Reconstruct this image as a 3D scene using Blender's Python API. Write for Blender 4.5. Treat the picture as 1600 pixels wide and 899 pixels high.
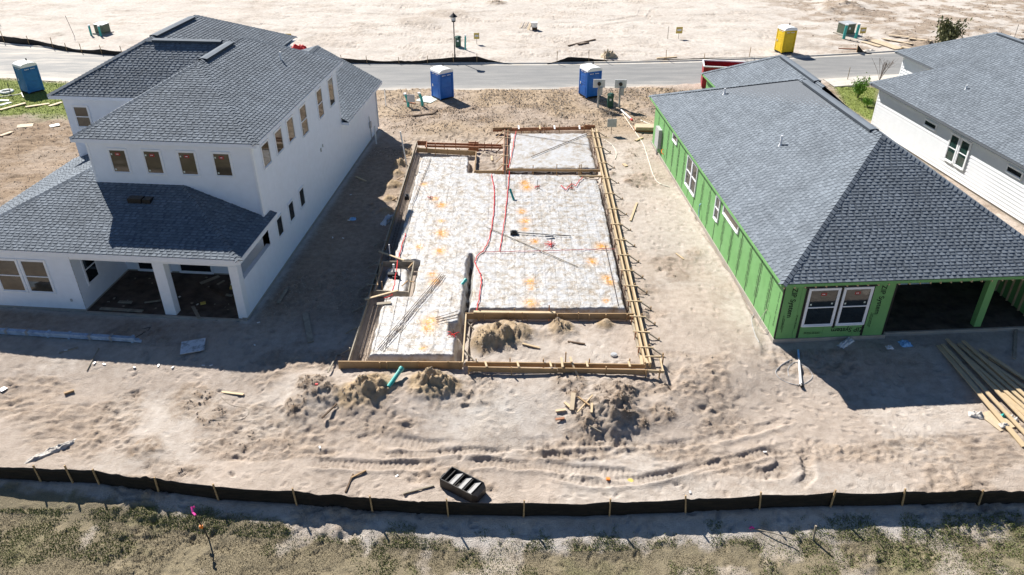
import bpy, bmesh, math, random
import numpy as np
from mathutils import Vector, Matrix

for o in list(bpy.data.objects): bpy.data.objects.remove(o, do_unlink=True)
random.seed(7); rng = np.random.default_rng(11)
scene = bpy.context.scene
COL = scene.collection
R = math.radians

# ------------------------------------------------------------------ camera, sky, sun, exposure
CAM_H, FPX, PITCH = 18.0, 1204.0, R(31.39)
cam_d = bpy.data.cameras.new('camera'); cam = bpy.data.objects.new('camera', cam_d); COL.objects.link(cam)
cam.location = (0, 0, CAM_H); cam.rotation_euler = (math.pi/2 - PITCH, 0, 0)
cam_d.sensor_width = 36; cam_d.lens = FPX*36/1600; cam_d.clip_end = 5000
scene.camera = cam
SUN_EL, SUN_AZ = R(41.5), R(-35.0)            # sun stands behind and to the left (+Y, -X)
world = bpy.data.worlds.new('World'); scene.world = world; world.use_nodes = True
wn = world.node_tree; wn.nodes.clear()
sky = wn.nodes.new('ShaderNodeTexSky'); sky.sky_type = 'NISHITA'; sky.sun_disc = False
sky.sun_elevation = SUN_EL; sky.sun_rotation = SUN_AZ; sky.air_density = 0.85; sky.dust_density = 0.0; sky.ozone_density = 4.0
bg = wn.nodes.new('ShaderNodeBackground'); bg.inputs[1].default_value = 0.05
wo = wn.nodes.new('ShaderNodeOutputWorld')
wn.links.new(sky.outputs[0], bg.inputs[0]); wn.links.new(bg.outputs[0], wo.inputs[0])
sl = bpy.data.lights.new('sun', 'SUN'); sl.energy = 5.0; sl.angle = R(0.53); sl.color = (1.0, 0.945, 0.87)
sun = bpy.data.objects.new('sun', sl); COL.objects.link(sun)
sdir = Vector((math.sin(SUN_AZ)*math.cos(SUN_EL), math.cos(SUN_AZ)*math.cos(SUN_EL), math.sin(SUN_EL)))
sun.rotation_euler = sdir.to_track_quat('Z', 'Y').to_euler(); sun.location = sdir*150
vs = scene.view_settings
vs.view_transform = 'Standard'; vs.look = 'None'; vs.exposure = 0.95; vs.gamma = 1.0; vs.use_curve_mapping = False

# ------------------------------------------------------------------ photo pixel -> place on the ground (or on a height z)
_F = np.array([0, math.cos(PITCH), -math.sin(PITCH)]); _U = np.array([0, math.sin(PITCH), math.cos(PITCH)]); _R = np.array([1.0, 0, 0])
def G(px, py, z=0.0):
    d = _F + _R*(px-800)/FPX - _U*(py-449.5)/FPX
    t = (z-CAM_H)/d[2]
    return float(d[0]*t), float(d[1]*t)
def base_z(x, y):
    s3 = lambda a, b, v: (lambda t: t*t*(3-2*t))(min(1, max(0, (v-a)/(b-a))))
    y0 = 25.4-2.4*s3(-10.5, -6.5, x)*(1-s3(5.5, 11, x)); return -.5*s3(0, 3.4, y0-y)
def GB(px, py):
    z = 0.0
    for _ in range(4): x, y = G(px, py, z); z = base_z(x, y)
    return x, y
def Hpx(base, top):
    b = G(*base); d = _F + _R*(top[0]-800)/FPX - _U*(top[1]-449.5)/FPX
    return CAM_H + b[1]/d[1]*d[2]

# ------------------------------------------------------------------ materials
MATS = {}
def nt(m): return m.node_tree.nodes, m.node_tree.links
def mat(name, rgb, rough=0.7, var=0.12, scale=6.0, bump=0.0, bscale=60.0, metal=0.0, spec=0.4, dirt=None, dirt_amt=0.0, dscale=1.5, stretch=None):
    if name in MATS: return MATS[name]
    m = bpy.data.materials.new(name); m.use_nodes = True; N, L = nt(m)
    b = N['Principled BSDF']; b.inputs['Roughness'].default_value = rough; b.inputs['Metallic'].default_value = metal
    b.inputs['Specular IOR Level'].default_value = spec
    tc = N.new('ShaderNodeTexCoord'); src = tc.outputs['Object']
    if stretch:
        mp = N.new('ShaderNodeMapping'); mp.inputs['Scale'].default_value = stretch; L.new(src, mp.inputs[0]); src = mp.outputs[0]
    n = N.new('ShaderNodeTexNoise'); n.inputs['Scale'].default_value = scale; n.inputs['Detail'].default_value = 6; L.new(src, n.inputs['Vector'])
    r = N.new('ShaderNodeValToRGB')
    r.color_ramp.elements[0].position = .3; r.color_ramp.elements[1].position = .7
    r.color_ramp.elements[0].color = (*[c*(1-var) for c in rgb], 1); r.color_ramp.elements[1].color = (*[min(1, c*(1+var)) for c in rgb], 1)
    L.new(n.outputs['Fac'], r.inputs[0]); out = r.outputs[0]
    if dirt:
        n2 = N.new('ShaderNodeTexNoise'); n2.inputs['Scale'].default_value = dscale; n2.inputs['Detail'].default_value = 8; n2.inputs['Roughness'].default_value = .7; L.new(src, n2.inputs['Vector'])
        mr = N.new('ShaderNodeMapRange'); mr.inputs[1].default_value = .48; mr.inputs[2].default_value = .68; mr.inputs[4].default_value = dirt_amt; L.new(n2.outputs['Fac'], mr.inputs[0])
        mx = N.new('ShaderNodeMixRGB'); mx.inputs[2].default_value = (*dirt, 1); L.new(mr.outputs[0], mx.inputs[0]); L.new(out, mx.inputs[1]); out = mx.outputs[0]
    L.new(out, b.inputs['Base Color'])
    if bump:
        nb = N.new('ShaderNodeTexNoise'); nb.inputs['Scale'].default_value = bscale; nb.inputs['Detail'].default_value = 5; L.new(src, nb.inputs['Vector'])
        bp = N.new('ShaderNodeBump'); bp.inputs['Strength'].default_value = bump; bp.inputs['Distance'].default_value = .02; L.new(nb.outputs['Fac'], bp.inputs['Height']); L.new(bp.outputs[0], b.inputs['Normal'])
    MATS[name] = m; return m

M_WHITE = mat('white_siding_paint', (.78, .825, .895), .55, .03, 3, .08, 40, dirt=(.66, .66, .66), dirt_amt=.12, dscale=.8)  # blue cast in the white stands in for sky-lit shade
M_TRIM = mat('white_trim', (.80, .83, .87), .45, .03, 5)
M_WSIDE = mat('bright_white_siding', (.72, .745, .78), .5, .03, 3)
M_GLASSB = mat('window_glass_tan', (.07, .058, .042), .04, .35, 1.3, spec=.7)  # tan base paints in the interior tone and a golden reflection
M_GLASSD = mat('window_glass_dark', (.012, .018, .022), .05, .4, 2, spec=.8)
M_GLASSG = mat('window_glass_green', (.02, .05, .045), .05, .4, 2, spec=.8)
M_RED = mat('red_label', (.33, .03, .025), .6, .1, 20)
M_STICK = mat('pale_sticker', (.6, .68, .62), .6, .1, 20)
M_CONC = mat('concrete', (.36, .33, .29), .85, .15, 4, .3, 30, dirt=(.3, .24, .18), dirt_amt=.6, dscale=2)
M_CURB = mat('kerb_concrete', (.5, .475, .43), .85, .12, 2, .2, 30, dirt=(.5, .43, .34), dirt_amt=.7, dscale=.8)
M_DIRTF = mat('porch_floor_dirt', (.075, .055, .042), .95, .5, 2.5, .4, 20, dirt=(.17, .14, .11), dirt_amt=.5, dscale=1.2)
M_GREEN = mat('green_sheathing', (.155, .36, .125), .75, .07, 2.0, .05, 60, dirt=(.22, .43, .19), dirt_amt=.35, dscale=.7)
M_TAPE = mat('black_seam_tape', (.012, .012, .012), .6, .5, 30)
M_INK = mat('black_print', (.012, .016, .012), .8, .1, 30)
M_WOOD = mat('form_lumber', (.36, .24, .125), .75, .28, 3, .25, 50, dirt=(.2, .12, .06), dirt_amt=.6, dscale=3)
M_WOODP = mat('pale_lumber', (.54, .42, .26), .7, .18, 3, .2, 50, dirt=(.34, .22, .11), dirt_amt=.5, dscale=3)
M_WOODG = mat('grey_lumber', (.30, .26, .20), .8, .25, 4, .2, 50, dirt=(.12, .10, .08), dirt_amt=.5, dscale=3)
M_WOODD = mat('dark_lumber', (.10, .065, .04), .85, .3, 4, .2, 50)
M_WOODR = mat('reddish_lumber', (.30, .13, .065), .75, .25, 4, .2, 50)
M_PLY = mat('plywood_sheet', (.52, .42, .29), .75, .15, 3, .1, 50, dirt=(.35, .27, .18), dirt_amt=.5, dscale=2)
M_STEELB = mat('dark_steel', (.02, .02, .021), .5, .4, 8, .1, 40, dirt=(.07, .055, .04), dirt_amt=.5, dscale=5)
M_STEELG = mat('grey_steel', (.3, .3, .3), .45, .12, 8, .05, 40)
M_REBAR = mat('rebar', (.13, .09, .065), .7, .4, 8)
M_WIRE = mat('wire_mesh_steel', (.22, .19, .16), .6, .3, 8)
M_FABRIC = mat('silt_fence_fabric', (.010, .009, .008), .55, .4, 3, .5, 12, spec=.3, dirt=(.05, .035, .025), dirt_amt=.6, dscale=2.5, stretch=(1, 1, 6))
M_STAKE = mat('stake_wood', (.40, .27, .14), .8, .25, 10)
M_BLUE = mat('blue_plastic', (.006, .13, .50), .42, .08, 4, .03, 30, dirt=(.05, .16, .42), dirt_amt=.3, dscale=2)
M_BLUE2 = mat('blue_plastic_faded', (.010, .15, .40), .45, .08, 4, .03, 30)
M_YELLOW = mat('yellow_plastic', (.72, .50, .01), .42, .08, 4, .03, 30)
M_PWHITE = mat('white_plastic', (.80, .81, .82), .4, .04, 6)
M_TEAL = mat('teal_pipe', (.03, .36, .33), .4, .1, 8, dirt=(.2, .38, .33), dirt_amt=.4)
M_PVC = mat('white_pvc', (.75, .75, .73), .4, .05, 8)
M_GREENB = mat('green_utility_box', (.02, .085, .06), .5, .1, 6)
M_GREENM = mat('transformer_green', (.10, .125, .085), .5, .15, 6)
M_GREYM = mat('galvanised_grey', (.42, .43, .44), .45, .1, 6)
M_SIGNY = mat('yellow_sign', (.55, .42, .10), .6, .1, 20)
M_DREDS = mat('dumpster_red', (.32, .012, .02), .5, .15, 3, dirt=(.15, .02, .02), dirt_amt=.5)
M_LAMP = mat('lamp_black', (.012, .012, .014), .4, .2, 8)
M_REDC = mat('red_cord', (.62, .03, .03), .6, .1, 10)
M_PINK = mat('pink_ribbon', (.8, .05, .35), .6, .1, 10)
M_ORANGE = mat('orange_plastic', (.8, .22, .02), .6, .1, 10)
M_POLY = mat('clear_poly_wrap', (.62, .64, .66), .3, .15, 8, .4, 20)
M_TARP = mat('white_tarp', (.5, .47, .43), .6, .1, 8, .5, 14)
M_BAG = mat('blue_bag', (.25, .5, .8), .4, .2, 8)
M_WRAPB = mat('blue_white_wrap', (.36, .47, .60), .45, .2, 2, .1, 20, dirt=(.09, .16, .30), dirt_amt=.8, dscale=1.8)
M_TWIG = mat('twig_bark', (.13, .10, .08), .9, .3, 10)
M_BLACKP = mat('black_plastic', (.01, .01, .011), .4, .2, 8)
M_HOSE = mat('white_hose', (.72, .68, .58), .5, .08, 10)
M_SIGNW = mat('white_panel_sign', (.62, .64, .66), .5, .05, 10)

def leaf_mat(name, c1, c2):
    m = bpy.data.materials.new(name); m.use_nodes = True; N, L = nt(m); b = N['Principled BSDF']; b.inputs['Roughness'].default_value = .65
    a = N.new('ShaderNodeAttribute'); a.attribute_name = 'tone'
    r = N.new('ShaderNodeValToRGB'); r.color_ramp.elements[0].color = (*c1, 1); r.color_ramp.elements[1].color = (*c2, 1)
    L.new(a.outputs['Fac'], r.inputs[0]); L.new(r.outputs[0], b.inputs['Base Color']); MATS[name] = m; return m
M_LEAF = leaf_mat('shrub_leaf', (.05, .15, .015), (.19, .38, .04))
M_OLIVE = leaf_mat('olive_leaf', (.06, .075, .025), (.20, .20, .08))
M_GRASS = leaf_mat('dry_grass', (.14, .115, .065), (.32, .27, .175))
M_GRASSG = leaf_mat('green_grass', (.075, .105, .025), (.21, .235, .07))
M_LAWN = leaf_mat('lawn_grass', (.12, .17, .03), (.30, .36, .08))
M_CLOD = leaf_mat('soil_clod', (.21, .155, .11), (.5, .42, .335))

def shingle_mat():
    m = bpy.data.materials.new('asphalt_shingle'); m.use_nodes = True; N, L = nt(m); b = N['Principled BSDF']; b.inputs['Roughness'].default_value = .9; b.inputs['Specular IOR Level'].default_value = .25
    a = N.new('ShaderNodeAttribute'); a.attribute_name = 'tone'
    r = N.new('ShaderNodeValToRGB'); r.color_ramp.elements[0].color = (.05, .062, .077, 1); r.color_ramp.elements[1].color = (.225, .26, .30, 1)
    L.new(a.outputs['Fac'], r.inputs[0])
    tc = N.new('ShaderNodeTexCoord'); n = N.new('ShaderNodeTexNoise'); n.inputs['Scale'].default_value = 45; n.inputs['Detail'].default_value = 4; L.new(tc.outputs['Object'], n.inputs['Vector'])
    n2 = N.new('ShaderNodeTexNoise'); n2.inputs['Scale'].default_value = .7; n2.inputs['Detail'].default_value = 3; L.new(tc.outputs['Object'], n2.inputs['Vector'])
    ad = N.new('ShaderNodeMath'); ad.operation = 'ADD'; L.new(n.outputs['Fac'], ad.inputs[0]); L.new(n2.outputs['Fac'], ad.inputs[1])
    mr = N.new('ShaderNodeMapRange'); mr.inputs[1].default_value = .6; mr.inputs[2].default_value = 1.4; mr.inputs[3].default_value = .78; mr.inputs[4].default_value = 1.22; L.new(ad.outputs[0], mr.inputs[0])
    mx = N.new('ShaderNodeMixRGB'); mx.blend_type = 'MULTIPLY'; mx.inputs[0].default_value = 1; L.new(r.outputs[0], mx.inputs[1]); L.new(mr.outputs[0], mx.inputs[2]); L.new(mx.outputs[0], b.inputs['Base Color'])
    MATS['shingle'] = m; return m
M_SH = shingle_mat()
M_SHCAP = mat('shingle_cap', (.12, .135, .155), .9, .2, 20, .2, 60)

# ------------------------------------------------------------------ mesh helpers
class MB:
    def __init__(s): s.v = []; s.f = []; s.t = []
    def add(s, vs, fs, tone=None):
        o = len(s.v); s.v.extend([tuple(p) for p in vs]); s.f.extend([tuple(i+o for i in f) for f in fs])
        if tone is not None: s.t.extend([tone]*len(fs))
        return s
    def box(s, x0, x1, y0, y1, z0, z1):
        return s.add([(x0,y0,z0),(x1,y0,z0),(x1,y1,z0),(x0,y1,z0),(x0,y0,z1),(x1,y0,z1),(x1,y1,z1),(x0,y1,z1)],
                     [(0,3,2,1),(4,5,6,7),(0,1,5,4),(1,2,6,5),(2,3,7,6),(3,0,4,7)])
    def beam(s, p, q, w, h, up=(0,0,1)):
        p, q = Vector(p), Vector(q); d = (q-p).normalized(); up = Vector(up)
        if abs(d.dot(up)) > .98: up = Vector((1,0,0))
        a = d.cross(up).normalized(); b = a.cross(d).normalized(); vs = []
        for c in (p, q):
            for i, j in ((-1,-1),(1,-1),(1,1),(-1,1)): vs.append(c + a*i*w/2 + b*j*h/2)
        return s.add(vs, [(0,1,2,3),(7,6,5,4),(0,4,5,1),(1,5,6,2),(2,6,7,3),(3,7,4,0)])
    def cyl(s, p, q, r, r2=None, n=8, cap=True):
        p, q = Vector(p), Vector(q); d = (q-p).normalized(); up = Vector((0,0,1)) if abs(d.z) < .95 else Vector((1,0,0))
        a = d.cross(up).normalized(); b = d.cross(a); r2 = r if r2 is None else r2; vs = []
        for c, rr in ((p, r), (q, r2)):
            for i in range(n): t = 2*math.pi*i/n; vs.append(c + a*math.cos(t)*rr + b*math.sin(t)*rr)
        fs = [(i, (i+1) % n, n+(i+1) % n, n+i) for i in range(n)]
        if cap: fs += [tuple(range(n-1, -1, -1)), tuple(range(n, 2*n))]
        return s.add(vs, fs)
    def tube(s, pts, r, n=6):
        pts = [Vector(p) for p in pts]; rings = []
        for i, p in enumerate(pts):
            d = (pts[min(i+1, len(pts)-1)] - pts[max(i-1, 0)]).normalized(); up = Vector((0,0,1)) if abs(d.z) < .9 else Vector((1,0,0))
            a = d.cross(up).normalized(); b = d.cross(a)
            rings.append([p + a*math.cos(2*math.pi*k/n)*r + b*math.sin(2*math.pi*k/n)*r for k in range(n)])
        vs = [v for rg in rings for v in rg]; fs = []
        for i in range(len(pts)-1):
            for k in range(n): fs.append((i*n+k, i*n+(k+1) % n, (i+1)*n+(k+1) % n, (i+1)*n+k))
        fs += [tuple(range(n-1, -1, -1)), tuple(range((len(pts)-1)*n, len(pts)*n))]
        return s.add(vs, fs)
    def quad(s, *p, tone=None): return s.add(p, [tuple(range(len(p)))], tone)
    def build(s, name, material, parent=None, smooth=False, kind=None, loc=None):
        me = bpy.data.meshes.new(name); me.from_pydata(s.v, [], s.f)
        if s.t and len(s.t) == len(s.f):
            at = me.attributes.new('tone', 'FLOAT', 'FACE'); at.data.foreach_set('value', s.t)
        if isinstance(material, str): material = MATS[material]
        me.materials.append(material)
        if smooth: me.polygons.foreach_set('use_smooth', [True]*len(me.polygons))
        o = bpy.data.objects.new(name, me); COL.objects.link(o)
        if parent: o.parent = parent
        if loc: o.location = loc
        if kind: o['kind'] = kind
        return o
def tag(o, label, cat, group=None):
    o['label'] = label; o['category'] = cat
    if group: o['group'] = group
    return o
def thing(name, label, cat, loc=(0,0,0), rz=0.0, group=None):
    o = bpy.data.objects.new(name, None); COL.objects.link(o); o.location = loc; o.rotation_euler = (0,0,rz); o.empty_display_size = .3
    return tag(o, label, cat, group)
def dup(root, loc, rz, label=None, scale=None):
    c = root.copy(); COL.objects.link(c); c.location = loc; c.rotation_euler = (0,0,rz)
    if label: c['label'] = label
    if scale: c.scale = scale
    for ch in list(root.children):
        k = ch.copy(); COL.objects.link(k); k.parent = c
        for g in list(ch.children):
            m = g.copy(); COL.objects.link(m); m.parent = k
    return c
def np_mesh(name, V, F, material, smooth=True):
    me = bpy.data.meshes.new(name); n = len(F); k = F.shape[1]
    me.vertices.add(len(V)); me.vertices.foreach_set('co', V.astype(np.float32).ravel())
    me.loops.add(n*k); me.loops.foreach_set('vertex_index', F.astype(np.int32).ravel())
    me.polygons.add(n); me.polygons.foreach_set('loop_start', np.arange(0, n*k, k, dtype=np.int32))
    try: me.polygons.foreach_set('loop_total', np.full(n, k, dtype=np.int32))
    except Exception: pass
    me.polygons.foreach_set('use_smooth', np.full(n, smooth))
    me.update(calc_edges=True); me.validate(); me.materials.append(material)
    o = bpy.data.objects.new(name, me); COL.objects.link(o); return o

# ------------------------------------------------------------------ numpy noise
_T = rng.random((512, 512))
def vn(x, y, seed=0):
    x = np.asarray(x, float) + seed*17.31; y = np.asarray(y, float) + seed*9.77
    xi = np.floor(x).astype(int); yi = np.floor(y).astype(int); fx = x-xi; fy = y-yi
    fx = fx*fx*(3-2*fx); fy = fy*fy*(3-2*fy); a = xi & 511; b = (xi+1) & 511; c = yi & 511; d = (yi+1) & 511
    return (_T[a,c]*(1-fx)+_T[b,c]*fx)*(1-fy) + (_T[a,d]*(1-fx)+_T[b,d]*fx)*fy
def fbm(x, y, s, o=4, seed=0, g=.5):
    t = 0; a = 1; n = 0
    for i in range(o): t = t + a*vn(x/s*2**i, y/s*2**i, seed+i*3); n += a; a *= g
    return t/n
def sst(e0, e1, x): t = np.clip((x-e0)/(e1-e0), 0, 1); return t*t*(3-2*t)
def segdist(X, Y, p, q):
    dx, dy = q[0]-p[0], q[1]-p[1]; L2 = dx*dx+dy*dy
    t = np.clip(((X-p[0])*dx+(Y-p[1])*dy)/L2, 0, 1); cx = p[0]+t*dx; cy = p[1]+t*dy
    sg = np.sign((X-p[0])*dy-(Y-p[1])*dx)
    return np.hypot(X-cx, Y-cy), t*math.sqrt(L2), sg
def inpoly(X, Y, P):
    r = np.zeros(np.shape(X), bool); n = len(P)
    for i in range(n):
        x1, y1 = P[i]; x2, y2 = P[(i+1) % n]
        if y1 == y2: continue
        r ^= ((y1 > Y) != (y2 > Y)) & (X < (x2-x1)*(Y-y1)/(y2-y1)+x1)
    return r
def polydist(X, Y, P):
    d = np.full(np.shape(X), 1e9)
    for i in range(len(P)): d = np.minimum(d, segdist(X, Y, P[i], P[(i+1) % len(P)])[0])
    return np.where(inpoly(X, Y, P), d, -d)

# ------------------------------------------------------------------ terrain
FENCE_BASE = [GB(x, y) for x, y in ((-160,735),(-60,748),(66,754),(157,758),(250,771),(343,783),(465,791),(583,801),(701,807),(818,808),(952,806),(1071,802),(1186,797),(1296,793),(1408,791),(1528,789),(1650,787),(1760,786))]
FBX = np.array([p[0] for p in FENCE_BASE]); FBY = np.array([p[1] for p in FENCE_BASE])
road_near = [G(x, y) for x, y in ((0,126),(112,119),(587,139.5),(800,138),(1075,134),(1292,122),(1440,113))]
road_far = [G(x, y) for x, y in ((0,66),(180,86),(540,101),(800,101),(950,97.5),(1100,92.5),(1250,87.5),(1340,84),(1450,80.5),(1557,70.5))]
PN = np.polyfit([p[0] for p in road_near], [p[1] for p in road_near], 2)
PF = np.polyfit([p[0] for p in road_far], [p[1] for p in road_far], 2)
def rn(x): return np.polyval(PN, np.clip(x, -60, 60)) + 0.0
def rf(x): return np.polyval(PF, np.clip(x, -60, 60)) + 0.0
MOUNDS = [  # px, py, radius, height, roughness
    (782,528,1.15,.62,1), (760,540,.7,.3,1), (815,520,.55,.25,1), (876,513,.55,.34,1), (946,507,.42,.26,.4), (672,600,.85,.5,1), (700,603,.5,.25,1), (583,607,.85,.4,.8), (556,618,.7,.22,1),
    (960,622,1.1,.32,1), (925,655,1.0,.36,1), (965,650,.9,.36,1), (890,602,1.0,.16,1), (1000,662,.5,.15,1), (1035,650,.6,.16,1), (500,612,.9,.26,1), (460,640,.7,.16,1), (480,600,.6,.15,1), (300,628,1.2,.1,1), (225,700,.7,.1,1), (330,650,.7,.1,1),
    (770,678,1.3,.14,.3), (625,258,.42,.38,1), (621,272,.4,.3,1), (615,290,.5,.34,1), (610,312,.45,.26,1), (604,330,.4,.18,1), (636,240,.4,.28,1), (830,190,.9,.14,1), (700,205,.9,.14,1), (870,180,1.0,.15,1), (640,190,.7,.1,1), (760,185,.9,.12,1), (920,178,.7,.12,1),
    (1010,143,1.2,.22,1), (1040,145,1.1,.24,1), (1070,147,1.0,.2,1), (985,143,.8,.18,1), (1015,170,.8,.12,1),
    (1315,10,2.6,.55,1), (1300,17,1.6,.35,1), (1340,18,1.8,.3,1), (775,6,1.6,.3,1), (1440,70,2.2,.35,1), (1480,68,2.5,.35,1), (1410,55,2.5,.25,1), (1380,45,2.5,.18,.8), (1520,40,3,.25,.6), (900,70,2,.12,.4),(650,35,3,.12,.5),(700,22,3,.12,.6),
    (985,285,.55,.2,1), (955,272,.35,.15,1), (1085,395,.6,.08,.7), (1060,430,.7,.06,.7), (770,268,.4,.15,.8), (758,240,.5,.12,.8)]
MOUNDS = [(*GB(a, b), r, h, k) for a, b, r, h, k in MOUNDS]
def P(*pts): return [GB(x, y) for x, y in pts]
RING = [(1196+34*math.cos(t), 724+17*math.sin(t)) for t in np.linspace(-2.2, 3.6, 13)]
TRACKS = [ # path, half width
    (P((470,722),(560,728),(660,726),(760,724),(850,728),(930,735),(1010,744),(1080,737),(1140,722),(1190,706),(1232,700),(1258,722),(1245,748)), .26),
    (P((850,738),(920,752),(1000,748),(1060,736),(1120,718),(1165,708)), .24), (P(*RING), .3),
    (P((480,708),(600,712),(720,704),(830,712),(960,708)), .2), (P((1225,690),(1262,712),(1268,745),(1235,765)), .22), (P((980,640),(1040,600),(1062,560)), .3), (P((1010,700),(1100,690),(1180,672),(1240,655)), .22),
    (P((1075,300),(1100,360),(1150,430),(1185,500),(1200,560)), .22),
    (P((600,690),(750,700),(900,688),(1020,690)), .34),
    (P((-10,250),(40,235),(85,205),(110,180)), .4), (P((-10,290),(50,262),(95,235),(118,200)), .4), (P((-10,215),(40,200),(80,180)), .4), (P((60,300),(108,265),(122,240)), .4),
    (P((480,45),(640,40),(780,62),(900,80),(1020,82)), .4), (P((980,2),(1005,12),(1000,25),(940,34),(850,36)), .35), (P((1000,2),(1022,14),(1010,30),(940,40)), .35), (P((500,20),(680,24),(800,16),(980,26),(1200,22)), .4),
    (P((1250,25),(1340,40),(1450,46),(1600,38)), .5), (P((1230,35),(1330,52),(1430,60)), .5), (P((0,20),(120,30),(300,18)), .4)]
FORM_IN = [(-6.2,23.7),(-1.9,23.7),(-1.9,26.85),(5.05,26.85),(5.15,42.2),(5.5,49.7),(-.45,49.7),(-.45,42.3),(-2.25,42.3),(-2.25,45.2),(-6.0,45.6)]
def road_in(X, Y): return np.minimum(Y-rn(X), rf(X)-Y)
def fence_y(X): return np.interp(X, FBX, FBY)
_masks = {}
def terrain(X, Y, masks=False):
    X = np.asarray(X, float); Y = np.asarray(Y, float)
    far = sst(60, 68, Y); vfar = sst(95, 140, np.abs(Y))+sst(60, 110, np.abs(X))
    lrz = sst(-17, -21, X)*(1-sst(55, 59, Y))*sst(24, 30, Y); beh = sst(46, 52, Y)*(1-sst(58, 60, Y)); yard = 1-sst(22, 25, Y)
    z = .11*(fbm(X, Y, 5.0, 3, 1)-.5) + (.05+.05*far)*(fbm(X*.6, Y, 1.5, 3, 2)-.5)
    pn = fbm(X*.45, Y, 1.5, 4, 5)+.07*beh+.12*lrz+.02*yard; rough = sst(.54, .68, pn)*(1-.8*np.exp(-((X-9.2)/.9)**2)*(Y < 48))
    zone = np.clip(.16 + .25*beh + .45*lrz + .2*far, 0, 1.5)
    cragY = np.abs(fbm(X, Y, .42, 4, 12, .62)-.5)*2
    z = z + zone*.10*(fbm(X*.7, Y, .6, 4, 9, .6)-.5) + rough*(.17*(cragY-.22)+.05*(fbm(X, Y, .16, 2, 15)-.5)) - .05*sst(.66, .78, fbm(X, Y, .5, 2, 14))*(.3+rough)
    # footprints and kicked-up dents
    cx, cy = np.floor(X/.42), np.floor(Y/.42)
    for ox in (-1, 0, 1):
        for oy in (-1, 0, 1):
            ix = (cx+ox).astype(int); iy = (cy+oy).astype(int)
            h = _T[(ix*7+iy*131) & 511, (iy*17+ix*57) & 511]; h2 = _T[(ix*31+iy*11+77) & 511, (iy*5+ix*23+191) & 511]; h3 = _T[(ix*13+iy*91+7) & 511, (iy*45+ix*3+91) & 511]
            px = (ix+h)*.42; py = (iy+h2)*.42; a = h3*6.28; dx = X-px; dy = Y-py
            u = dx*np.cos(a)+dy*np.sin(a); w = -dx*np.sin(a)+dy*np.cos(a); rr = (u/.15)**2+(w/.07)**2
            on = (h3 > .62-.25*(vn(ix*.1, iy*.1, 4) > .5))
            z = z + np.where(on & (Y < 66), (-.045*(1-sst(.3, 1.5, rr))+.014*np.exp(-(np.sqrt(rr)-1.5)**2*4))*(.15+.9*h2), 0)
    soil = np.zeros_like(z); tan = np.zeros_like(z)
    for mi, (mx, my, r, h, k) in enumerate(MOUNDS):
        sel = (np.abs(X-mx) < r*2.4) & (np.abs(Y-my) < r*2.4)
        if not sel.any(): continue
        xs, ys = X[sel], Y[sel]
        wob = 1+.5*(fbm(xs, ys, .6*r, 3, int(mx*3) % 50)-.5)
        d = np.hypot(xs-mx, ys-my)/(r*wob); g = np.exp(-d*d*1.7)
        crag = (np.abs(fbm(xs, ys, .28+.12*r, 4, 21)-.5)*2)
        if mi < 9 or 22 <= mi < 28: tan[sel] = np.maximum(tan[sel], sst(.06, .4, g)*(.55+.6*fbm(xs, ys, .3, 3, 77)))
        z[sel] += h*g*(1 + k*1.3*(crag-.28)) ; soil[sel] = np.maximum(soil[sel], sst(.15, .6, g)*(.35+.5*k)*(.4+1.2*crag*k))
    for path, w in TRACKS:
        ax = np.array(path); sel = (X > ax[:,0].min()-1) & (X < ax[:,0].max()+1) & (Y > ax[:,1].min()-1) & (Y < ax[:,1].max()+1)
        if not sel.any(): continue
        xs, ys = X[sel], Y[sel]; wx = xs+.22*(fbm(xs, ys, .9, 3, 34)-.5); wy = ys+.22*(fbm(xs, ys, .9, 3, 35)-.5)
        D = np.full(xs.shape, 9.); T = np.zeros(xs.shape); SG = np.ones(xs.shape); s0 = 0
        for p, q in zip(path, path[1:]):
            d, t, sg = segdist(wx, wy, p, q); m = d < D; D = np.where(m, d, D); T = np.where(m, s0+t, T); SG = np.where(m, sg, SG); s0 += math.dist(p, q)
        fade = sst(.22, .6, fbm(xs, ys, 1.8, 3, 33+len(path)))*sst(0, .8, T)*sst(0, .8, s0-T); ins = 1-sst(w*.65, w, D); lug = np.sin(T*2*math.pi/.17+SG*D*6); far_ = sst(60, 70, ys)
        z[sel] += fade*((-.075*ins + .06*np.exp(-((D-w*1.15)/.11)**2)*(SG*.4+.6))*(1-.4*far_) + .02*ins*lug)
        soil[sel] = np.maximum(soil[sel], .2*ins*fade)
    # flatten under houses, lower inside the forms, sink the road bed, drop south of the fence
    fi = polydist(X, Y, FORM_IN); z = np.where(fi > -.2, z*.3-.16*sst(-.05, .12, fi), z)
    y0 = 25.4-2.4*sst(-10.5, -6.5, X)*(1-sst(5.5, 11, X)); z = z - .5*sst(0, 3.4, y0-Y)
    z = z - .35*np.exp(-(segdist(X, Y, (-1.9,24.3), (-1.9,32.0))[0]/.22)**2)
    fy = fence_y(X); s = fy-Y
    z = z - .34*sst(.0, 1.5, s) + np.where(s > 0, .05*(fbm(X, Y, .5, 3, 41)-.5), 0)
    z = z + .06*np.exp(-((s-.05)/.18)**2)
    ri = road_in(X, Y) + 1.6*(fbm(X, Y, 2.2, 4, 51)-.5)*(Y < 63) + .25*(fbm(X, Y, .8, 3, 52)-.5)
    bed = sst(-.5, .9, ri); z = z*(1-bed) - .14*bed
    for hx0, hx1, hy0, hy1 in ((-24,-12,29,48),(11.5,22,28,52),(26.5,40,30,60)):
        ind = (X > hx0) & (X < hx1) & (Y > hy0) & (Y < hy1); z = np.where(ind, -.1, z)
    z = z*(1-np.clip(vfar, 0, 1)*.5)
    if not masks: return z
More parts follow.
